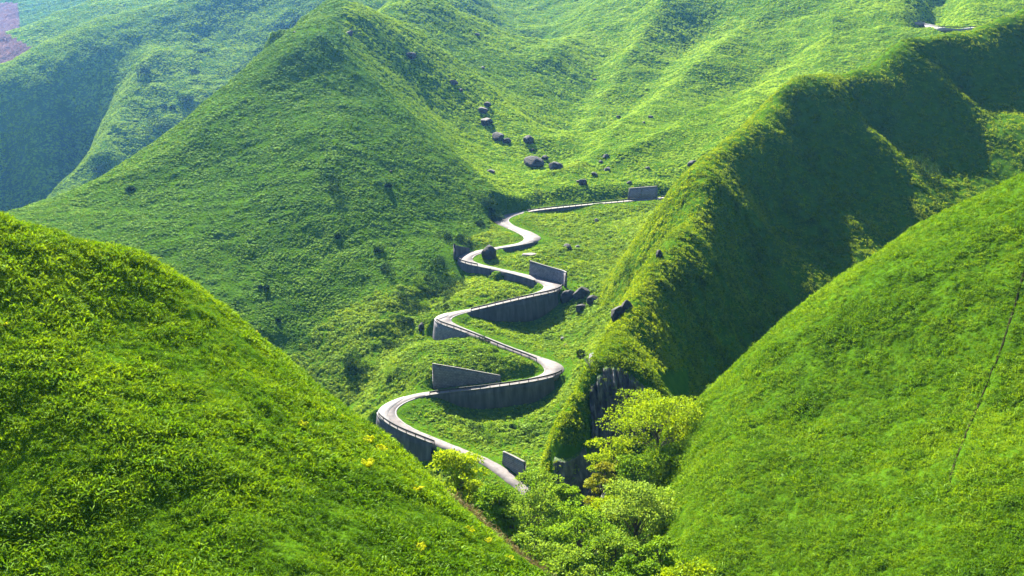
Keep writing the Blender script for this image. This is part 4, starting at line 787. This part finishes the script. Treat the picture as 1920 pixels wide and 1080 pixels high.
for i, (x0, y0, x1, y1, n) in enumerate([(650, 690, 760, 640, 9), (690, 720, 740, 680, 4), (770, 520, 850, 580, 10), (800, 560, 900, 570, 5), (880, 790, 1010, 810, 6), (900, 640, 1000, 665, 4)]):
    for k in range(n):
        px, py = x0 + (x1 - x0) * rg.random() + rg.normal(0, 8), y0 + (y1 - y0) * rg.random() + rg.normal(0, 8); big = rg.uniform(16, 34)
        sh = bush(px, py, big, big * .7, ['midgreen', 'bush', 'midgreen'][k % 3], ['green shrub in the stream gully left of the lowest bends', 'green shrub in the stream gully left of the lowest bends', 'shrub in the dark thicket left of the fourth stretch of road', 'shrub in the dark thicket left of the fourth stretch of road', 'low shrub on the bank inside the lowest bend', 'low shrub on the bank under the diagonal stretch'][i], 0, 200, 200, 'shrub', ['shrubs of the stream gully', 'shrubs of the stream gully', 'shrubs of the dark thicket', 'shrubs of the dark thicket', 'shrubs inside the lowest bend', 'shrubs under the diagonal stretch'][i]); GR.setdefault(sh['group'], []).append((px, sh))
ORD = 'leftmost,second,third,fourth,fifth,sixth,seventh,eighth,ninth,tenth,eleventh,twelfth,thirteenth,fourteenth,fifteenth'.split(',')
for g_, lst in GR.items():
    for q, (_, sh) in enumerate(sorted(lst, key=lambda t: t[0])): sh['label'] = (ORD[q] if q else 'leftmost') + (' from the left' if q else '') + ' of the green ' + g_ + ' by the road'
# ---------------------------------------------------------------- ferns and dry grass along the near hillside
def fern(px, py, wpx, label, seed, m='fern', ymin=25):
    p = hit(px, py, ymin); R = wpx / 2 / F * p[1] * 1.15; mb = MB(); rg = np.random.default_rng(seed)
    for k in range(13):
        a = rg.uniform(0, 6.28); L_n = R * rg.uniform(.75, 1.15); t = np.linspace(0, 1, 7); lean = rg.uniform(.5, 1)
        sp = np.c_[np.cos(a) * L_n * t * lean, np.sin(a) * L_n * t * lean, R * 1.15 * t * (1.25 - .75 * t * lean)] + rg.normal(0, .1, 3) * R * np.array([1, 1, 0]) + p - np.array([0, 0, .05]); mb.tube(sp, np.linspace(.012, .005, 7), 3)
        side = np.array([-math.sin(a), math.cos(a), .15]); q = np.linspace(.2, 1, 12); base = np.stack([np.interp(q, t, sp[:, c]) for c in range(3)], 1); ln = R * .36 * np.sin(np.pi * (q * .78 + .2))
        for s_ in (-1, 1):
            d = side * s_ + np.array([np.cos(a) * .4, np.sin(a) * .4, .0]); d = d / np.linalg.norm(d) + rg.normal(0, .12, (12, 3)); V, Fc = leaf_faces(base, d, ln, R * .05, .2); mb.add(V, Fc)
    o = mb.build('fern', M[m], origin=p); tag(o, label, 'fern', 'yellow ferns on the near hillside'); return o
FE = [(8, 606, 26, 'yellow fern at the left edge of the near hillside'), (478, 622, 20, 'yellow fern on the skyline of the near hillside'), (566, 792, 22, 'yellow fern in the middle of the near slope'), (690, 822, 34, 'large yellow fern below the lowest left bend'), (715, 838, 26, 'yellow fern right of the large one, near the edge'),
      (690, 866, 34, 'yellow fern directly below the large one'), (780, 912, 26, 'greenish fern beside the brown grass'), (785, 1026, 40, 'biggest yellow fern near the bottom of the slope'), (830, 1000, 16, 'little yellow fern above and right of the biggest'), (880, 990, 26, 'yellow fern on the edge above the brown grass'), (915, 1010, 22, 'yellow fern between two others on the slope edge'), (955, 1045, 26, 'lowest yellow fern on the slope edge'), (640, 780, 16, 'small fern close to the skyline under the shaded hill'), (158, 452, 12, 'tiny fern on the skyline at the far left')]
for i, (px, py, s_, lab) in enumerate(FE): fern(px, py + s_ * .3, s_, lab, i)
rim = catmull(np.array([at(*v) for v in RIM_A[9:13]]), 10); dd_ = dist_poly(Xg, Yg, [tuple(v[:2]) for v in rim + np.array([2.2, 1.9, 0])])
DRY = lib('dry tufts', [tuft(20, .2, 1.0, .022) for _ in range(4)], M['dry'])
m_ = (IDg == 1) & (dd_ < 1.7) & (Yg < 84); P, Nn, S, _, _ = scatter_pts(m_, 6.0 * np.clip(.5 + 1.6 * fbm(Xg / 2.2, Yg / 2.2, 91, 2), 0, 1.4), .6, 1.5, 33); Nn = Nn + np.array([.3, .2, 0]); gn_scatter('dry_grass', P, Nn, S, DRY, 'brown dry grass hanging along the lower edge of the near hillside', 'grass', 4)
